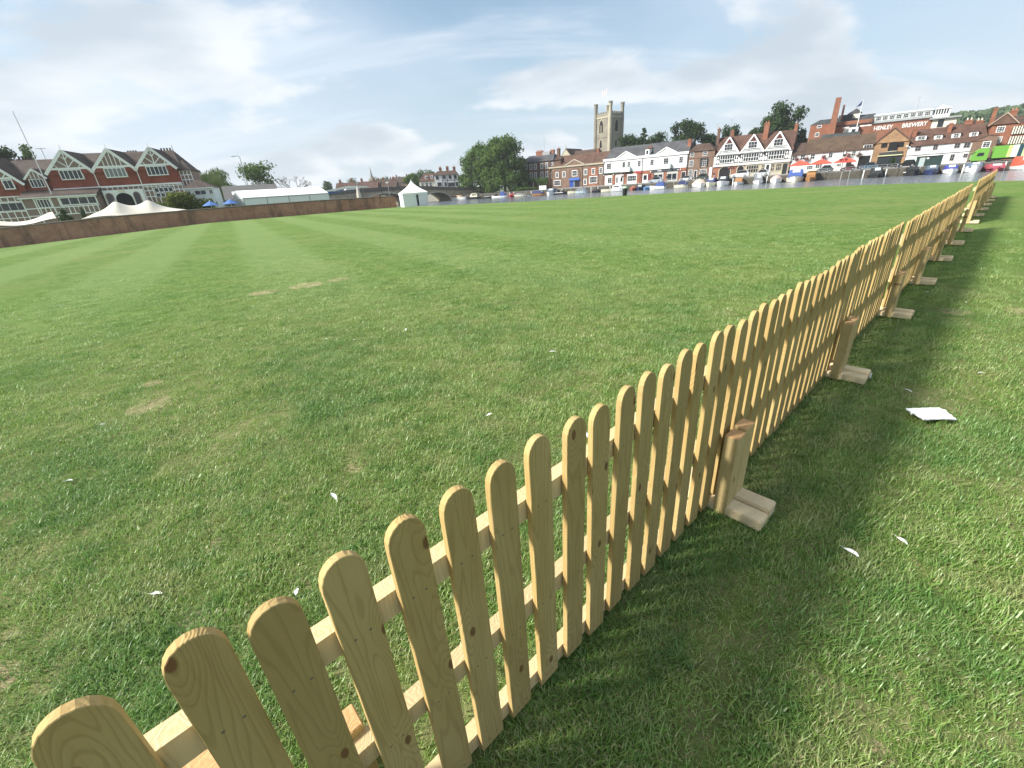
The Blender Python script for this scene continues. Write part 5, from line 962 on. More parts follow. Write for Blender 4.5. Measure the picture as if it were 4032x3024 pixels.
for a in [(-76, 222, 9, .1, 5.6, 8.2, TILE_RED, BR_RED, 'distant red roofed house just right of the marquee, nearest the round tree'), (-66.5, 224, 9.5, .08, 5.2, 8.2, TILE_RED, BR_RED, 'distant red roofed house right above the marquee end, second from the left'), (-56.5, 226, 8, .05, 5.0, 8.0, TILE_BR, CREAM, 'distant brown roofed house left of the spire'), (-86, 330, 14, .05, 8, 11.5, TILE_RED, BR_RED, 'distant red house just right of the spire'), (-74, 335, 12, 0, 9, 12.8, TILE_BR, BR_RED, 'distant brick house with chimneys second right of the spire'), (-62, 330, 13, 0, 8.8, 12.2, TILE_RED, BR_BROWN, 'distant brown house third right of the spire'), (-50, 300, 10, 0, 8, 11., TILE_BR, BR_BROWN, 'distant brown house behind the pagoda tent'), (-118, 350, 12, .1, 6, 9.5, TILE_BR, CREAM, 'distant pale house above the sail canopy'), (-104, 352, 10, .1, 6, 9, TILE_RED, BR_RED, 'distant red house left of the spire base')]: farhouse(*a, chim=2)
# lamp post on the bridge approach
h = empty('street_lamp', (-50.9, 97.5, 0), R(20), 'tall grey street lamp with curved arm behind the marquee', 'street lamp'); b = MB().tube((0, 0, 0), (0, 0, 10.3), .09, .06); b.tube((0, 0, 10.3), (-.4, 0, 10.5), .05); b.tube((-.4, 0, 10.5), (-1.0, 0, 10.45), .05); b.obj('column', GREYM, h); MB().box(-1.4, -.12, 10.35, -.8, .12, 10.5).obj('lantern', WHITE, h)
h = empty('street_lamp', (-52.3, 99.5, 0), R(20), 'shorter grey street lamp just left of the tall curved one', 'street lamp'); MB().tube((0, 0, 0), (0, 0, 9.2), .07, .05).obj('column', GREYM, h); MB().box(-.4, -.1, 9.15, .1, .1, 9.3).obj('lantern', WHITE, h)

# ------------------------------------------------------------------ trees and shrubs
def leafm(name, c1, c2, c3):
    m = bpy.data.materials.new(name); m.use_nodes = True; t = m.node_tree; t.nodes.remove(t.nodes['Principled BSDF'])
    geo = t.nodes.new('ShaderNodeNewGeometry'); gp = geo.outputs['Position']
    c = mixc(t, smooth(t, noisen(t, gp, .55, 3, .6), .35, .65), c1, c2); c = mixc(t, mathn(t, 'MULTIPLY', smooth(t, noisen(t, gp, 5, 2, .6), .5, .7), .6), c, c3)
    d = t.nodes.new('ShaderNodeBsdfDiffuse'); tr = t.nodes.new('ShaderNodeBsdfTranslucent'); t.links.new(c, d.inputs[0]); t.links.new(c, tr.inputs[0])
    mx = t.nodes.new('ShaderNodeMixShader'); mx.inputs[0].default_value = .3; t.links.new(d.outputs[0], mx.inputs[1]); t.links.new(tr.outputs[0], mx.inputs[2]); t.links.new(mx.outputs[0], t.nodes['Material Output'].inputs[0]); return m
LF_MID = leafm('mid_green_leaves', (.08, .138, .04), (.11, .175, .05), (.15, .22, .068)); LF_DARK = leafm('dark_green_leaves', (.036, .064, .026), (.05, .085, .032), (.07, .112, .042)); LF_LIGHT = leafm('pale_willow_leaves', (.12, .17, .055), (.16, .21, .08), (.2, .25, .1)); LF_YEW = leafm('yew_leaves', (.085, .115, .03), (.14, .165, .045), (.19, .21, .06)); LF_FAR = leafm('distant_leaves', (.095, .14, .085), (.12, .17, .095), (.14, .20, .11))
BARK = mat('bark', (.10, .08, .06), .95, .3, 4)
def tree(name, label, loc, height, wid, crown0, leaves, lm, seed, lobes=9, leaf=.42, style='round', group=None, cat='tree', dep=None):
    """tapered trunk with limbs, crown of leaf sprays spread through a cluster of lobes with gaps between them"""
    rnd = random.Random(seed); t = empty(name, loc, 0, label, cat, group); dep = dep or wid
    ch = height - crown0; cz = crown0 + ch * .5
    L = []
    for k in range(lobes):
        f = (k + .5) / lobes; a = k * 2.4 + rnd.uniform(-.4, .4)
        if style == 'cone': zz = crown0 + ch * f * .95; rr = (1 - f) * .36 * (1 if k % 2 else .8) + .0; lr = (.2 * (1 - f) + .06)
        elif style == 'willow': zz = crown0 + ch * (.25 + .6 * f); rr = .42 * (1 - f * .65); lr = .27
        elif style == 'mass': a = rnd.uniform(0, 6.283); g_ = ((k * .618) % 1); zz = crown0 + ch * (.06 + .80 * g_); rr = .39 * math.sqrt(max(.04, 1 - max(0, (g_ - .35) / .72) ** 2)) * (.85 if g_ < .12 else 1) * math.sqrt(rnd.uniform(.25, 1)); lr = rnd.uniform(.115, .17)
        else:
            zz = crown0 + ch * (.18 + .66 * rnd.random() ** .85); e = abs((zz - cz) / (ch * .5)); rr = .41 * math.sqrt(max(.05, 1 - e * e)) * rnd.uniform(.45, 1.0); lr = rnd.uniform(.16, .27)
        L.append((Vector((math.cos(a) * rr * wid, math.sin(a) * rr * dep, zz)), lr * wid, lr * ch * (.85 if style != 'cone' else .3)))
    if style == 'mass': L.append((Vector((0, 0, crown0 + ch * .45)), .30 * wid, .34 * ch)); L.append((Vector((0, 0, crown0 + ch * .72)), .2 * wid, .2 * ch))
    if style == 'round': L.append((Vector((0, 0, crown0 + ch * .78)), .2 * wid, .2 * ch)); L.append((Vector((0, 0, cz)), .28 * wid, .3 * ch))
    b = MB(); tr = height * .018 + .06
    b.tube((0, 0, -.5), (0, 0, crown0 + ch * .25), tr * 1.3, tr * .8); b.tube((0, 0, crown0 + ch * .25), (rnd.uniform(-.2, .2), 0, crown0 + ch * .8), tr * .8, tr * .2)
    for (c, r, rz) in L[:8]: b.tube((0, 0, crown0 * .75 + ch * .12), (c.x * .85, c.y * .85, c.z), tr * .5, tr * .12, 5)
    b.obj('trunk', BARK, t)
    vs, fs = [], []; wsum = sum(r * r for _, r, _ in L)
    for (c, r, rz) in L:
        n = int(leaves * r * r / wsum)
        for _ in range(n):
            d = Vector((rnd.gauss(0, 1), rnd.gauss(0, 1), rnd.gauss(0, 1))).normalized(); q = rnd.random() ** .45
            if d.z < -.2 and rnd.random() < .4: continue
            bump = 1 + .28 * mnoise.noise(d * 2.3 + c)
            p = c + Vector((d.x * r, d.y * r * dep / wid, d.z * rz)) * q * bump
            nrm = (d * .8 + Vector((rnd.gauss(0, .6), rnd.gauss(0, .6), rnd.gauss(0, .6) + .35))).normalized(); a = nrm.orthogonal().normalized(); a = Matrix.Rotation(rnd.uniform(0, 6.28), 3, nrm) @ a; bb = nrm.cross(a)
            s = leaf * rnd.uniform(.45, 1.15); s2 = s * rnd.uniform(.45, .8)
            if style == 'willow': a = Vector((d.x * .35, d.y * .35, -1)).normalized(); bb = a.orthogonal().normalized(); s *= 1.8; s2 *= .35
            i = len(vs); vs += [p - a * s, p + bb * s2 * .8 - a * s * .1, p + a * s, p - bb * s2]; fs.append((i, i + 1, i + 2, i + 3))
    me = bpy.data.meshes.new('crown'); me.from_pydata([tuple(v) for v in vs], [], fs); me.materials.append(lm); link('crown', me, t); return t
def bk(u, d, z=0.): return bank(u, d, z)
tree('willow_tree', 'right and tallest of the big trees on the far bank beside the bridge', bk(-38.3, 8), 18.3, 17.0, .2, 21000, LF_MID, 1, 75, .42, 'mass')
tree('willow_tree', 'left of the two big green trees on the far bank beside the bridge', bk(-48.6, 9), 17.0, 17, .1, 16000, LF_MID, 2, 65, .42, 'mass')
tree('bank_bush', 'low bush under the left side of the big trees by the bridge', bk(-55.8, 7), 7, 5.5, .1, 2400, LF_MID, 21, 8, .42, cat='bush')
tree('bank_bush', 'low bush under the right side of the big trees in front of the hotel', bk(-31.8, 8.5), 5.0, 5, .1, 1600, LF_MID, 22, 7, .42, cat='bush')
for i, (x, y, w, top, bot, st, lab) in enumerate([(50, 178.1, 9.5, 16.6, 4, 'round', 'dark yew right behind the church tower'), (55.6, 182, 10.5, 18.9, 3, 'cone', 'dark spiky cedar second right of the church tower'), (60.5, 180, 8.5, 16.6, 5, 'round', 'dark tree behind the middle of the white shop roof'), (67.0, 170., 12.2, 19.2, 6, 'round', 'tall dark tree behind the right end of the white shop roof'), (73.2, 167, 7, 14.0, 5, 'round', 'lower dark tree behind the narrow brick house'), (85, 175.5, 7.2, 16.4, 5, 'round', 'small dark tree behind the left gable of the timbered house'), (90.2, 167, 6., 15.0, 5, 'round', 'small dark tree behind the middle gable of the timbered house'), (93.9, 159.3, 12.4, 21.4, 7, 'round', 'tallest dark tree, above the right gable of the timbered house'), (101.6, 160, 5.6, 13, 4, 'round', 'dark tree between the timbered house and the brewery')]):
    tree('dark_tree', lab, (x, y, 0), top, w, bot, 5200 if w > 9 else 3000, LF_DARK, 30 + i, 13 if st == 'round' else 26, .5, st, 'dark trees behind the riverside houses')
tree('sycamore_tree', 'open green tree behind the white marquee', (-58.1, 116.2, 0), 11.0, 8.2, 3.2, 2600, LF_MID, 51, 15, .34)
tree('weeping_willow', 'pale round willow behind the right end of the clubhouse', (-61.2, 102.8, 0), 8.7, 8.4, 1, 6500, LF_LIGHT, 52, 9, .3, 'willow')
tree('poplar_tree', 'slim pale poplar above the left part of the clubhouse roof', (-85.3, 90.5, 0), 14.3, 2.9, 6, 1500, LF_MID, 53, 7, .3)
tree('dark_tree', 'dark tree at the left edge above the clubhouse roof', (-84.4, 84.6, 0), 13.2, 5.2, 6, 1800, LF_DARK, 54, 8, .35)
tree('round_tree', 'round green tree on the far bank behind the pagoda tent', (-33.0, 181.9, 0), 8.4, 7.5, 2, 2600, LF_MID, 55, 9, .4)
for i, (x, y, w, top, lab) in enumerate([(-84.8, 235, 6.5, 10.3, 'small dark tree above the right end of the marquee'), (-112, 363, 15, 14.6, 'hazy distant tree left of the spire'), (-121, 372, 12, 13.5, 'hazy distant tree farther left of the spire'), (-104.5, 412, 13, 17, 'distant tree right behind the spire'), (-97.5, 419, 13, 16.6, 'distant tree just right of the spire'), (-86.5, 421, 13, 16.8, 'second distant tree right of the spire'), (-75, 415, 12, 17.5, 'third distant tree right of the spire'), (-63, 405, 14, 18.5, 'fourth distant tree right of the spire'), (-52, 330, 12, 16, 'distant tree left above the bridge inn'), (-41, 257, 6.5, 12, 'distant tree left of the inn chimneys'), (-36, 262, 7, 12.8, 'distant tree behind the inn chimneys'), (-30, 240, 6, 9.5, 'distant tree right behind the bridge inn')]):
    tree('distant_tree', lab, (x, y, 0), top, w, 1.5, 1500, LF_FAR, 60 + i, 8, .7, group='distant trees behind the bridge')
# bare tree
h = empty('bare_tree', (-55.2, 128.6, 0), 0, 'leafless grey tree behind the marquee roof', 'tree'); b = MB(); rr = random.Random(9)
def limb(p, d, ln, r, k):
    q = p + d * ln; b.tube(p, q, r, r * .65, 5)
    if k:
        for _ in range(3 if k > 1 else 4): limb(q, (d + Vector((rr.gauss(0, .5), rr.gauss(0, .5), rr.gauss(.05, .25)))).normalized(), ln * rr.uniform(.6, .85), r * .6, k - 1)
limb(Vector((0, 0, -.3)), Vector((0, 0, 1)), 4.0, .2, 0)
for _ in range(6): limb(Vector((0, 0, 3.6)), Vector((rr.gauss(0, .8), rr.gauss(0, .6), .75)).normalized(), 1.9, .11, 3)
b.obj('branches', mat('pale_bark', (.17, .15, .13), .9, .2), h)
# yew hedge and clipped conifers in front of the clubhouse
tree('yew_bush', 'broad yellow green yew bush behind the cream stretch tent', (-43.4, 64.4, -.5), 4.1, 8.4, .2, 9000, LF_YEW, 80, 13, .2, cat='bush', dep=3.5)
tree('conifer_shrub', 'taller clipped dark conifer left of the big stretch tent', (-47.4, 51.5, -.6), 3.3, 1.25, .2, 1500, LF_DARK, 81, 6, .12, cat='shrub'); tree('conifer_shrub', 'smaller dark conifer beside the big stretch tent', (-46.4, 52.5, -.6), 3.2, .75, .2, 900, LF_DARK, 82, 5, .1, cat='shrub')
tree('potted_bush', 'round clipped bush in a pot outside the ochre gabled building', bk(65.6, 12, 0), 2.0, 1.5, .5, 700, LF_DARK, 83, 5, .14, cat='bush')
# leafy pergola on the hotel terrace
h = empty('pergola', bank(-35.6, 11, 0), FR, 'vine covered pergola with white posts in front of the dark hotel', 'pergola')
for x in (1.6, 4.2, 7.0, 9.4): MB().tube((x, 0, 0), (x, 0, 2.9), .07, n=6).obj('post', WHITE, h)
bar('beam', 1, -.1, 2.9, 12.5, .1, 3.05, WHITE, h); vs, fs = [], []; rr = random.Random(5)
for _ in range(1700):
    x = rr.uniform(.8, 12.8); p = Vector((x, rr.gauss(0, .35), 3.05 + rr.gauss(0, .28) - (1.4 * rr.random() ** 3 if x > 8.5 else 0))); a = Vector((rr.gauss(0, 1), rr.gauss(0, 1), rr.gauss(0, 1))).normalized(); c = a.orthogonal().normalized(); i = len(vs); vs += [p - a * .2, p + c * .13, p + a * .2, p - c * .13]; fs.append((i, i + 1, i + 2, i + 3))
me = bpy.data.meshes.new('vine'); me.from_pydata([tuple(v) for v in vs], [], fs); me.materials.append(LF_MID); link('vine', me, h)
tree('hedge_bush', 'low green hedge along the hotel terrace behind the moored boats', bk(-27.5, 4, -.2), 1.5, 9, .0, 1400, LF_MID, 85, 9, .2, cat='hedge', dep=2)
# wooded hill beyond the brewery: one far mass
vs, fs = [], []; rr = random.Random(12)
for _ in range(15000):
    f = rr.random(); u = -60 + 520 * f; dd = rr.uniform(0, 150); base = B0 + BT * (60 + u * .55) + BN * (300 + dd) if False else None
    a = R(40 + 45 * f); r = rr.uniform(360, 470); x, y = r * math.sin(a), r * math.cos(a)
    hmax = (24.5 + 2.2 * mnoise.noise(Vector((a * 9, 0, 0))) + 1.6 * mnoise.noise(Vector((a * 40, 1, 0)))) * min(1, max(.15, (a - R(40.2)) / R(2.8))) * (r / 400)
    z = hmax * rr.random() ** .3; p = Vector((x, y, z)); n = Vector((rr.gauss(0, 1) - .4, rr.gauss(0, 1) - .6, rr.gauss(0, 1) + .6)).normalized(); a1 = n.orthogonal().normalized(); c = n.cross(a1); s = rr.uniform(.7, 1.7); i = len(vs); vs += [p - a1 * s, p + c * s * .7, p + a1 * s, p - c * s * .7]; fs.append((i, i + 1, i + 2, i + 3))
me = bpy.data.meshes.new('wooded_hill'); me.from_pydata([tuple(v) for v in vs], [], fs); me.materials.append(LF_FAR); tag(link('wooded_hill', me), 'dark wooded hillside beyond the brewery', 'woods', kind='stuff')
# ------------------------------------------------------------------ vehicles
def paint(name, c, metal=.2, rough=.3): return mat(name, c, rough, .04, 1, metal=metal, spec=.5)
TYRE = mat('tyre_rubber', (.015, .015, .016), .85, .1); RIM = mat('alloy_rim', (.45, .46, .47), .35, .05, metal=.7); LAMPG = glassm('lamp_glass', (.75, .75, .72), .1); REDL = glassm('tail_lamp', (.4, .02, .02), .2)
def car(u, d, L, Hc, m, label, suv=False, rz=0., W=1.75):
    """car side-on along the street, nose to local -x; body, glasshouse, wheels, lamps"""
    t = empty('parked_car', bank(u, d, -.045), FR + rz, label, 'car', 'cars parked along the riverside street')
    g = .20; bh = Hc * (.60 if suv else .58)
    prof = [(.02, g + .12), (.06, g), (L - .06, g), (L - .01, g + .2), (L - .03, bh * .95), (L - .12, bh), (L * .28, bh), (L * .10, bh * .86), (.03, bh * .68)]
    b = MB(); ys = ((-W / 2 + .05, .0), (-W / 2, .0), (W / 2, .0), (W / 2 - .05, 0.))
    n = len(prof); r = [[(x + (.03 if abs(y) < W / 2 - .01 and False else 0), y, z) for x, z in prof] for y in (-W / 2 + .1, -W / 2, W / 2, W / 2 - .1)]
    rings = [[(L / 2 + (x - L / 2) * k, y, z * (1 if k == 1 else .985)) for x, z in prof] for y, k in ((-W / 2, .965), (-W / 2 + .12, 1), (W / 2 - .12, 1), (W / 2, .965))]
    b.rings(rings); b.obj('body', m, t, smooth=False)
    c0, c1, c2, c3 = (.25, .40, .86, .985) if suv else (.24, .42, .78, .96)
    gh = [(L * c0, bh - .01), (L * c3, bh - .01), (L * c2, Hc), (L * c1, Hc)]
    MB().rings([[(L / 2 + (x - L / 2) * k, y, z) for x, z in gh] for y, k in ((-W / 2 + .16, .93), (-W / 2 + .1, .9), (W / 2 - .1, .9), (W / 2 - .16, .93))]).obj('roof', m, t)
    wg = [(L * c0 + .12, bh + .02), (L * c3 - .2, bh + .02), (L * c2 - .06, Hc - .09), (L * c1 + .06, Hc - .09)]
    for s in (-1, 1): MB().prism([(L / 2 + (x - L / 2) * .9, z) for x, z in wg], s * (W / 2 - .075), 'y', s * (W / 2 - .098)).obj('side_window', CARGLASS, t)
    MB().quadf([(L * c0 + .04 + .12, -W / 2 + .2, bh + .02), (L * c0 + .16, W / 2 - .2, bh + .02), (L * c1 + .1, W / 2 - .26, Hc - .07), (L * c1 + .1, -W / 2 + .26, Hc - .07)]).obj('windscreen', CARGLASS, t, loc=(-.03, 0, .02))
    for x in (L * .19, L * .80):
        for s in (-1, 1):
            w = MB().tube((x, s * (W / 2 - .2), .31), (x, s * (W / 2 + .01), .31), .31, n=16).obj('wheel', TYRE, t); MB().tube((x, s * (W / 2), .31), (x, s * (W / 2 + .022), .31), .19, n=12).obj('rim', RIM, w)
    for s in (-1, 1): MB().box(.02, s * W * .36 - .15, bh * .62, .14, s * W * .36 + .15, bh * .78).obj('headlight', LAMPG, t); MB().box(L - .08, s * W * .38 - .14, bh * .7, L + .005, s * W * .38 + .14, bh * .92).obj('tail_light', REDL, t)
    return t
car(12.3, 8, 3.9, 1.5, paint('silver_blue', (.38, .45, .52)), 'silver blue hatchback outside the white shop building')
car(24.6, 8.5, 3.4, 1.42, paint('dark_green', (.05, .07, .06)), 'dark green car outside the narrow brick house', True)
car(21.3, 6.5, 3.3, 1.3, paint('pale_silver', (.5, .52, .54)), 'pale silver car half hidden behind the beige covered boat')
car(33.6, 8, 4.25, 1.68, paint('white_car', (.6, .61, .62), .05), 'white estate car outside the three gabled house', True)
car(38.5, 9, 3.7, 1.5, paint('silver', (.55, .58, .60)), 'silver hatchback right of the white estate car')
car(51.8, 6.5, 3.3, 1.45, paint('dark_grey', (.07, .08, .085)), 'dark grey car below the middle red parasol')
car(59.7, 7, 3.2, 1.45, paint('steel_blue', (.06, .11, .17)), 'dark blue car in front of the ochre gabled building')
car(66.3, 8.5, 3.0, 1.4, paint('black_car', (.015, .016, .018)), 'black car left of the dark green kiosk', True)
car(56.3, 6.5, 2.9, 1.3, paint('dark_red_car', (.10, .02, .02)), 'dark red car below the right red parasol')
# lorry
h = empty('lorry', bank(77.6, 9, -.045), FR, 'bright green lorry with striped trailer at the right edge', 'lorry'); LG = paint('lime_green', (.13, .33, .045), .0, .4)
MB().prism([(0, .35), (.12, 1.5), (.55, 2.0), (2.35, 2.0), (2.35, .35)], 2.1, 'y', 0).obj('cab', LG, h); MB().prism([(.5, 2.0), (1.0, 2.5), (2.3, 2.62), (2.3, 2.0)], 2.0, 'y', .1).obj('wind_deflector', LG, h)
MB().prism([(.13, 1.12), (.46, 1.88), (.44, 1.9), (.1, 1.15)], 1.95, 'y', .15).obj('windscreen', CARGLASS, h, loc=(-.03, 0, 0)); MB().prism([(.7, 1.15), (1.7, 1.15), (1.7, 1.75), (.85, 1.75)], -.02, 'y', -.001).obj('side_window', CARGLASS, h); bar('sun_visor', -.3, .05, 1.92, .5, 2.05, 2.02, LG, h); bar('bumper', -.08, .02, .3, .25, 2.08, .62, BLACK, h)
tr = MB().box(3.0, 0, .62, 9.6, 2.15, 2.75).obj('trailer', LG, h)
for x0, x1, c in ((4.9, 5.4, (.45, .62, .2)), (5.45, 6.3, (.62, .68, .7)), (6.35, 6.9, (.02, .05, .08)), (6.95, 7.3, (.5, .65, .3)), (7.35, 9.5, (.55, .72, .62))): MB().box(x0, -.012, .66, x1, -.002, 2.72).obj('stripe', mat('stripe_%d' % int(x0 * 10), c, .5, .05), tr)
bar('chassis', .6, .3, .3, 9.4, 1.8, .6, BLACK, h)
for x in (.85, 2.9, 7.4, 8.2): 
    for y in (.05, 1.9): MB().tube((x, y, .36), (x, y + .25, .36), .36, n=14).obj('wheel', TYRE, h)
# kiosk
h = empty('green_kiosk', bank(69.1, 4.4, -.045), FR, 'dark green boxy kiosk with pale door on the quay', 'kiosk'); KG = mat('dark_green_boards', (.022, .045, .04), .6, .12)
walls(h, 0, 0, 3.7, 3, 0, 1.75, KG); MB().box(-.12, -.1, 1.75, 3.82, 3.1, 1.86).obj('roof', BLACK, h); door(h, .25, 0, 1.1, 1.6, mat('pale_grey_green_door', (.36, .42, .42), .5)); MB().box(1.3, -.03, 1.3, 1.65, -.002, 1.55).obj('notice', WHITE, h)
# a van and signs on the bridge
h = empty('bridge_van', (-44.5, 139.3, bz(-40) - 1.02), BA, 'white van crossing the bridge left of the pagoda tent', 'van'); MB().prism([(0, .3), (0, 1.0), (.5, 1.2), (1.1, 1.9), (4.6, 1.95), (4.7, .3)], 1.9, 'y', 3).obj('body', paint('van_white', (.7, .71, .72), 0), h); MB().prism([(.65, 1.25), (1.15, 1.8), (2.0, 1.8), (2.0, 1.25)], 2.98, 'y', 2.999).obj('side_window', CARGLASS, h)
for x in (.9, 3.7): MB().tube((x, 2.98, .32), (x, 3.2, .32), .32, n=12).obj('wheel', TYRE, h)
# ------------------------------------------------------------------ boats
def pm(c, r=.4): return mat('gel_%02d%02d%02d' % tuple(int(x * 99) for x in c), c, r, .06, 1.5, spec=.4)
def boat(u, d, L, W, fb, hull, label, rz, top=None, topm=None, th=1.0, wind=False, stripe=None, outboard=False, t0=.1, t1=.7, kind='boat', tw=.85, roofm=None, win=False, cabh=None):
    """moored boat: hull lofted stern (x=0) to bow (x=L), floor, cabin or canvas top, windscreen"""
    t = empty('moored_boat', bank(u, d, -1.5), FR + rz, label, 'boat', 'boats moored along the far bank')
    st = [0, .15, .4, .65, .85, .95, 1.]; wd = [.86, .96, 1., .93, .62, .32, .04]
    R_ = []
    for s, w in zip(st, wd):
        hz = fb * (1 + .35 * max(0, s - .4) ** 1.5 * 2); hw = W / 2 * w; x = s * L - (.06 * L * (1 if s > .9 else 0)) * 0
        R_.append([(x - .1 * s * 0, -hw * .55, -.25), (x, -hw * .9, .12), (x + .06 * s * L * .3, -hw, hz), (x + .06 * s * L * .3, -hw * .86, hz), (x, -hw * .8, hz * .72), (x, hw * .8, hz * .72), (x + .06 * s * L * .3, hw * .86, hz), (x + .06 * s * L * .3, hw, hz), (x, hw * .9, .12), (x, hw * .55, -.25)])
    MB().rings(R_).obj('hull', hull, t)
    if stripe:
        for s in (-1, 1): MB().rings([[(x, s * hw * 1.0 + s * .012, fb * .72 * (1 + .2 * q)), (x, s * hw + s * .012, fb * .9 * (1 + .25 * q)), (x, s * hw * .99, fb * .9 * (1 + .25 * q)), (x, s * hw * .99, fb * .72 * (1 + .2 * q))] for q, x, hw in ((0, .01, W / 2 * .86), (.2, .15 * L, W / 2 * .96), (.4, .4 * L, W / 2), (.7, .65 * L, W / 2 * .945))]).obj('rubbing_strake', stripe, t)
    if top:
        x0, x1 = t0 * L, t1 * L; hw = W / 2 * tw; z0 = fb * .95
        if top == 'cover':    # low canvas sheet over the whole boat, ridged
            q = [[(s * L, -W / 2 * w * 1.03, fb * 1.02), (s * L, -W / 4 * w, fb + th * k * .75), (s * L, 0, fb + th * k), (s * L, W / 4 * w, fb + th * k * .75), (s * L, W / 2 * w * 1.03, fb * 1.02), (s * L, 0, fb * .9)] for s, w, k in ((.0, .86, .35), (.15, .96, .75), (.4, 1, 1), (.62, .95, .8), (.85, .66, .35), (.95, .4, .12))]
            MB().rings(q).obj('cover', topm, t)
        else:
            hh = th; sl = .18 if top == 'canopy' else .1
            q = [[(x, -hw * k, z0), (x + (sl * L if x > x0 + .01 and False else 0), -hw * k * .9, z0 + hz * .92), (x, -hw * k * .55, z0 + hz), (x, hw * k * .55, z0 + hz), (x, hw * k * .9, z0 + hz * .92), (x, hw * k, z0)] for x, k, hz in ((x0, .95, hh * .8), (x0 + .12 * (x1 - x0), 1, hh), (x1 - .3 * (x1 - x0), 1, hh), (x1, .9, hh * (.25 if top == 'canopy' else .45)))]
            o = MB().rings(q).obj('canopy' if top == 'canopy' else 'cabin', topm, t)
            if roofm: MB().box(x0 - .05, -hw * 1.02, z0 + hh, x1 - .15 * (x1 - x0), hw * 1.02, z0 + hh + .07).obj('roof', roofm, o)
            if win:
                for s in (-1, 1):
                    for k in range(3): xa = x0 + (x1 - x0) * (.12 + .2 * k); MB().box(xa, s * hw * .985 - .03, z0 + hh * .42, xa + (x1 - x0) * .15, s * hw * .985 + .03, z0 + hh * .78).obj('window', GLASS, o)
                MB().quadf([(x0 - .012, -hw * .6, z0 + hh * .3), (x0 - .012, hw * .6, z0 + hh * .3), (x0 - .012, hw * .5, z0 + hh * .7), (x0 - .012, -hw * .5, z0 + hh * .7)]).obj('window', GLASS, o)
            elif top == 'canopy': MB().quadf([(x0 - .015, -hw * .42, z0 + hh * .22), (x0 - .015, hw * .42, z0 + hh * .22), (x0 - .015, hw * .36, z0 + hh * .68), (x0 - .015, -hw * .36, z0 + hh * .68)]).obj('clear_panel', mat('vinyl_window', (.42, .46, .48), .2, .1), o); MB().quadf([(x1 + .0, -hw * .5, z0 + hh * .05), (x1, hw * .5, z0 + hh * .05), (x1 - .27 * (x1 - x0), hw * .5, z0 + hh * .98), (x1 - .27 * (x1 - x0), -hw * .5, z0 + hh * .98)]).obj('clear_panel', mat('vinyl_window', (.42, .46, .48), .2, .1), o, loc=(.04, 0, .03))
    if wind: MB().rings([[(x, -W * .4 * k, fb * 1.0), (x - .25, -W * .34 * k, fb + .55), (x - .27, -W * .34 * k, fb + .55), (x - .02, -W * .4 * k, fb)] for x, k in ((.62 * L, 1), (.63 * L, .98))] ).obj('windscreen', CARGLASS, t) if False else MB().prism([(.55 * L, fb), (.66 * L, fb), (.58 * L, fb + .5), (.56 * L, fb + .5)], W * .38, 'y', -W * .38).obj('windscreen', CARGLASS, t)
    if outboard:
        o = MB().rings([[(-.32 + .1 * k, -.16, fb + .05 + .28 * k), (.02 - .03 * k, -.16, fb + .05 + .28 * k), (.02 - .03 * k, .16, fb + .05 + .28 * k), (-.32 + .1 * k, .16, fb + .05 + .28 * k)] for k in (0, .5, 1)]).obj('outboard_motor', BLACK, t); MB().box(-.24, -.05, -.3, -.1, .05, fb + .05).obj('motor_leg', BLACK, o)
    return t
cW, cC, cN, cB, cK, cG = (.74, .75, .75), (.68, .64, .5), (.025, .035, .10), (.10, .22, .42), (.02, .02, .022), (.22, .24, .26)
HW, HC, HN, HB, HK, HG = pm(cW), pm(cC), pm(cN), pm(cB), pm(cK), pm(cG); TAN = pm((.48, .33, .22), .7); BEI = pm((.50, .40, .32), .8); RED_ = pm((.30, .04, .045), .8); CRIM = pm((.32, .06, .085), .8); NAVY = pm((.03, .04, .12), .8); BLK = pm((.025, .027, .03), .8); BLUE_ = pm((.05, .09, .27), .8); WOODB = pm((.30, .15, .06), .5); PINK = pm((.50, .36, .32), .8); ORNG = pm((.50, .09, .05), .8); PBLUE = pm((.42, .52, .56)); YEL = pm((.62, .56, .32)); RBRN = pm((.28, .09, .06), .7); SLT = pm((.07, .10, .13), .8); GRY = pm((.16, .17, .19), .8)
Q = math.pi / 2
boat(-54.8, -2.6, 7.4, 2.5, .75, HW, 'white cruiser with tan cabin, leftmost boat below the big trees', .0, 'cabin', TAN, .8, win=True, t0=.15, t1=.75)
boat(-41.6, -2.6, 5.6, 2.2, .7, HK, 'cream cabin cruiser with dark hull, second boat from the left', math.pi, 'cabin', HC, 1.1, win=True, t0=.05, t1=.6, roofm=HC)
boat(-39.6, -2.4, 3.6, 1.7, .45, HK, 'small dark covered dinghy, third boat from the left', 0, 'cover', GRY, .35)
boat(-31.9, -2.6, 4.3, 1.9, .55, HW, 'white speedboat with raised bow left of the blue sunshade', math.pi, wind=True, outboard=True)
boat(-32.4, -3.6, 3.1, 1.7, .5, HW, 'small boat with a blue bimini sunshade', .2, 'canopy', BLUE_, 1.35, t0=.2, t1=.75)
boat(-28.5, -.6, 4.2, 2.2, .5, RED_, 'boat under a dark red cover right of the blue sunshade', -Q + .3, 'cover', RED_, .65)
boat(-26.9, -2.8, 4.0, 1.9, .55, HC, 'white boat with dark grey cover between white posts', .1, 'cover', GRY, .5)
boat(-22.2, -2.4, 2.5, 1.5, .4, HG, 'small low grey boat left of the navy covered boats', .1, 'cover', BLK, .3)
boat(-19.9, -2.8, 4.2, 2., .6, WOODB, 'wooden boat with navy canvas cover and orange transom', 0, 'canopy', NAVY, .8, t0=.05, t1=.9)
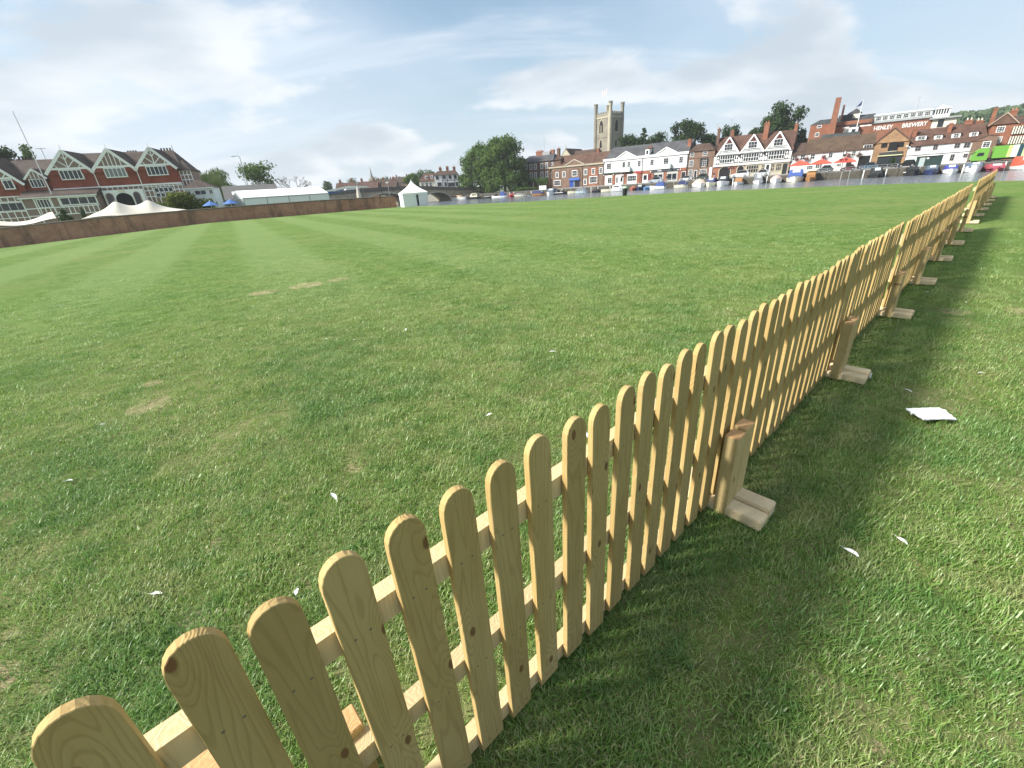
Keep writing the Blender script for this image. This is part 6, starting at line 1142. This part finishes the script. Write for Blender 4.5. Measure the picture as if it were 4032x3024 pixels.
boat(-13.8, -.2, 4.8, 2.9, .7, HW, 'white boat with slate canopy and clear window facing the river', -Q + .15, 'canopy', SLT, 1.1, t0=.1, t1=.8)
boat(-11.9, -2.6, 4.0, 1.8, .6, HK, 'black and white sports boat below the blue door', .05, wind=True, stripe=HW)
boat(-7.8, -2.6, 2.8, 1.7, .7, HC, 'small cream open boat right of the black sports boat', .15, wind=True)
boat(-5.0, -2.8, 3.6, 1.9, .6, PBLUE, 'pale blue cabin boat with dark canopy', 0, 'canopy', GRY, 1.0, t0=.1, t1=.9)
boat(.0, -2.4, 2.8, 1.8, .5, HK, 'dark open workboat behind the white mooring posts', .1, 'cover', BLK, .5)
boat(2.7, -2.6, 3.3, 1.8, .7, HC, 'cream open boat left of the white cabin cruiser', .15, wind=True)
boat(5.8, -2.7, 3.6, 2.0, .75, HW, 'white cabin cruiser with dark blue windows behind the litter bin', .1, 'cabin', HW, .9, win=True, t0=.1, t1=.8)
boat(11.2, .2, 4.0, 2.1, .5, RBRN, 'boat under a reddish brown cover right of the litter bin', -Q + .2, 'cover', RBRN, .7)
boat(13.3, .2, 4.0, 2.2, .5, HN, 'navy boat with black canopy right of the reddish covered boat', -Q + .1, 'canopy', BLK, .8, t0=.1, t1=.85)
boat(15.5, .0, 4.0, 2.2, .5, HB, 'light blue covered boat left of the white speedboat', -Q, 'cover', pm((.12, .22, .34), .7), .5)
boat(20.4, -2.9, 4.0, 2.2, .7, HW, 'white speedboat with bright blue canopy in front of the silver blue car', math.pi, 'canopy', BLUE_, 1.05, t0=.05, t1=.6)
boat(22.8, -2.6, 3.1, 1.9, .75, HC, 'cream boat with navy canopy, left of the beige covered boat', 0, 'canopy', NAVY, .95, t0=.3, t1=1.)
boat(27.6, .4, 5.0, 3.4, .7, HW, 'white boat under a beige tent cover', -Q + .35, 'cover', BEI, 1.2)
boat(31.1, .6, 4.6, 2.4, .8, HC, 'cream boat with navy blue canopy in front of the timbered house arch', -Q, 'canopy', NAVY, 1.1, t0=.1, t1=.75)
boat(33.8, .6, 4.8, 2.7, .85, HW, 'white boat with black canopy and badge on its bow', -Q, 'canopy', BLK, 1.2, t0=.1, t1=.75)
boat(37.2, .4, 4.4, 2.1, .55, HW, 'small white boat with wooden wheelhouse below the white estate car', -Q, 'cabin', WOODB, .95, win=True, t0=.15, t1=.6)
boat(40.9, .4, 4.4, 2.1, .6, HW, 'small white boat with grey tent canopy below the silver hatchback', -Q + .2, 'canopy', GRY, 1.2, t0=.1, t1=.75, outboard=True)
boat(44.7, .6, 4.8, 2.4, .8, HW, 'white boat under a pinkish beige cover', -Q + .1, 'cover', PINK, .8)
boat(48.3, .8, 5.2, 3.4, .85, HC, 'cream boat under a tall bright blue tent cover', -Q + .1, 'canopy', BLUE_, 1.7, t0=.1, t1=.85)
boat(51.5, .8, 5.0, 2.2, .6, WOODB, 'wooden launch with pale yellow roof', -Q, 'cabin', WOODB, 1.4, t0=.15, t1=.7, roofm=YEL)
boat(62.4, .4, 4.6, 2.2, .55, HK, 'black launch with black canopy alone by the quay', -Q + .1, 'canopy', BLK, 1.3, t0=.1, t1=.8)
boat(67.9, .6, 4.8, 2.1, .7, HK, 'black cruiser with white stripe in front of the kiosk', -Q + .1, 'cabin', HK, .9, t0=.15, t1=.7, win=True, stripe=HW)
boat(71.0, .6, 4.8, 2.1, .75, HN, 'navy blue boat in front of the kiosk', -Q, 'canopy', SLT, .9, t0=.1, t1=.8)
boat(73.7, .6, 4.8, 2.2, .65, HW, 'white boat with royal blue canopy right of the kiosk', -Q, 'canopy', pm((.04, .05, .25), .8), .85, t0=.1, t1=.8)
boat(76.8, .8, 5.0, 2.3, .95, HW, 'tall white boat with slate blue cover', -Q, 'canopy', pm((.10, .14, .20), .8), .75, t0=.05, t1=.9)
boat(79.6, .4, 4.6, 2.3, .5, CRIM, 'boat wholly under a crimson cover near the right edge', -Q, 'canopy', CRIM, .75, t0=.02, t1=.95, tw=1.0)
boat(82.8, .4, 4.8, 2.6, .6, HW, 'white boat with orange red cover at the right edge', -Q + .2, 'canopy', ORNG, 1.6, t0=.05, t1=.6)
# mooring posts, railing, lamps, people
for i, u in enumerate((-30.6, -29.4, -28.2, -22.8, -21.6, -12.2, -11.2, -10.2, -1.2, -.2, .9, 4.9, 22.0, 36.0, 43.0, 56.9, 60.6, 64.2, 69.3, 75.4, 81.0)):
    tag(MB().lathe([(.1, -2.6), (.1, .15), (.06, .25)], 8).obj('mooring_post', WHITE if i % 3 else mat('grey_post', (.3, .28, .25), .9), None, bank(u, -1.2 - .8 * (i % 2), -.3)), 'slim mooring post standing in the water between the boats', 'mooring post', 'mooring posts')
for k, (u0, u1) in enumerate(((15, 22), (35, 45), (52.5, 60.5), (61, 66.5))):
    h = empty('quay_railing', bank(u0, .6, -.05), FR, ['low quay railing in front of the white shop building', 'low quay railing in front of the three gabled house', 'low quay railing in front of the white pub', 'low quay railing in front of the ochre gabled building'][k], 'railing')
    n = int((u1 - u0) / 1.6)
    for i in range(n + 1): bar('post', i * 1.6, 0, 0, i * 1.6 + .08, .08, .85, GREYM, h)
    for z in (.45, .82): bar('rail', 0, .02, z, n * 1.6, .06, z + .05, GREYM, h)
def flowerlamp(u, d, label):
    h = empty('street_lamp', bank(u, d, -.05), FR, label, 'street lamp'); MB().tube((0, 0, 0), (0, 0, 3.3), .06, .045).obj('column', BLACK, h); MB().lathe([(.05, 3.3), (.16, 3.4), (.2, 3.7), (.05, 3.9)], 8).obj('lantern', LAMPG, h); vs, fs = [], []; rr = random.Random(int(u * 10))
    for s in (-1, 1):
        vs, fs = [], []
        for _ in range(80):
            p = Vector((s * .42 + rr.gauss(0, .17), rr.gauss(0, .17), 2.3 + rr.gauss(0, .17))); a = Vector((rr.gauss(0, 1), rr.gauss(0, 1), rr.gauss(0, 1))).normalized(); c = a.orthogonal(); i = len(vs); vs += [p - a * .1, p + c * .07, p + a * .1, p - c * .07]; fs.append((i, i + 1, i + 2, i + 3))
        me = bpy.data.meshes.new('flower_basket'); me.from_pydata([tuple(v) for v in vs], [], fs); me.materials.append(mat('mixed_flowers', (.30, .06, .10), .8, .9, 4, col2=(.06, .12, .04))); link('flower_basket', me, h)
flowerlamp(3.5, 11, 'black lamp post with flower baskets outside the white shop'); flowerlamp(33.2, 9.5, 'black lamp post with flower baskets by the arched entrance'); flowerlamp(56.6, 3, 'black lamp post with flower baskets near the red parasols')
def basket(u, z, label):
    h = empty('hanging_basket', bank(u, 14.7, z), FR, label, 'flower basket', 'hanging flower baskets on the white pub'); vs, fs = [], []; rr = random.Random(int(u * 7))
    for _ in range(110):
        p = Vector((rr.gauss(0, .24), rr.gauss(0, .15), rr.gauss(0, .22))); a = Vector((rr.gauss(0, 1), rr.gauss(0, 1), rr.gauss(0, 1))).normalized(); c = a.orthogonal(); i = len(vs); vs += [p - a * .12, p + c * .08, p + a * .12, p - c * .08]; fs.append((i, i + 1, i + 2, i + 3))
    me = bpy.data.meshes.new('flowers'); me.from_pydata([tuple(v) for v in vs], [], fs); me.materials.append(mat('pink_flowers', (.32, .10, .14), .8, .9, 5, col2=(.05, .10, .035))); link('flowers', me, h); MB().tube((0, 0, .1), (0, .3, .75), .02, n=5).obj('bracket', BLACK, h)
for i, u in enumerate((46.9, 48.95, 52.4, 57.2, 59.2)): basket(u, 3.15, ['first', 'second', 'third', 'fourth', 'fifth'][i] + ' hanging flower basket from the left on the white pub')
def person(loc, rz, label, top, leg):
    """one continuous skinned body, standing; clothing is painted by height"""
    V = [(0, 0, .95), (0, 0, 1.2), (0, 0, 1.42), (0, .01, 1.52), (0, .0, 1.62), (0, -.01, 1.74), (.1, 0, .9), (.11, -.02, .5), (.11, .02, .08), (.11, -.12, .03), (-.1, 0, .9), (-.12, .02, .5), (-.12, .05, .08), (-.12, -.09, .03), (.19, 0, 1.4), (.25, .02, 1.12), (.24, -.08, .88), (.24, -.1, .78), (-.19, 0, 1.4), (-.25, .03, 1.12), (-.22, -.12, .92), (-.21, -.16, .83)]
    Rr = [.15, .15, .13, .055, .085, .075, .085, .06, .042, .035, .085, .06, .042, .035, .06, .045, .034, .03, .06, .045, .034, .03]
    E = [(0, 1), (1, 2), (2, 3), (3, 4), (4, 5), (0, 6), (6, 7), (7, 8), (8, 9), (0, 10), (10, 11), (11, 12), (12, 13), (2, 14), (14, 15), (15, 16), (16, 17), (2, 18), (18, 19), (19, 20), (20, 21)]
    me = bpy.data.meshes.new('person'); me.from_pydata(V, E, [])
    m = bpy.data.materials.new('person_' + label[:12]); m.use_nodes = True; t = m.node_tree; bs = t.nodes['Principled BSDF']; bs.inputs['Roughness'].default_value = .8
    tcn = t.nodes.new('ShaderNodeTexCoord'); sp = t.nodes.new('ShaderNodeSeparateXYZ'); t.links.new(tcn.outputs['Object'], sp.inputs[0]); z = sp.outputs[2]
    c = mixc(t, smooth(t, z, .94, .96), leg, top); c = mixc(t, smooth(t, z, 1.49, 1.5), c, (.42, .26, .19)); c = mixc(t, smooth(t, z, 1.7, 1.71), c, (.05, .035, .025)); c = mixc(t, smooth(t, z, .08, .07), c, (.02, .02, .02)); t.links.new(c, bs.inputs['Base Color'])
    me.materials.append(m); o = tag(link('person', me, None, loc, (0, 0, rz)), label, 'person', 'people on the far bank'); sk = o.modifiers.new('skin', 'SKIN'); o.modifiers.new('sub', 'SUBSURF').levels = 1
    for v, r in zip(me.skin_vertices[0].data, Rr): v.radius = (r, r * .85)
    me.skin_vertices[0].data[0].use_root = True
person(bank(28.6, 12, -.05), FR, 'person in dark top and pale trousers standing by the arched entrance', (.02, .02, .025), (.45, .4, .33)); person(bank(-31.9, 12.2, 0), FR, 'person in a light blue shirt on the hotel terrace', (.30, .42, .62), (.04, .045, .07)); person(bank(15.9, 12.6, -.05), FR, 'person in black walking past the white shop', (.02, .02, .02), (.02, .02, .025))

# ------------------------------------------------------------------ air: thin even haze over the whole place
hz = bpy.data.materials.new('summer_haze'); hz.use_nodes = True; t = hz.node_tree; t.nodes.remove(t.nodes['Principled BSDF'])
pv = t.nodes.new('ShaderNodeVolumePrincipled'); pv.inputs['Color'].default_value = (.93, .96, 1, 1); pv.inputs['Density'].default_value = .0003; pv.inputs['Anisotropy'].default_value = .25
t.links.new(pv.outputs[0], t.nodes['Material Output'].inputs['Volume'])
tag(MB().box(-1600, -1000, -4, 1600, 1600, 60).obj('haze', hz), 'thin pale summer haze over the river', 'haze', kind='stuff')
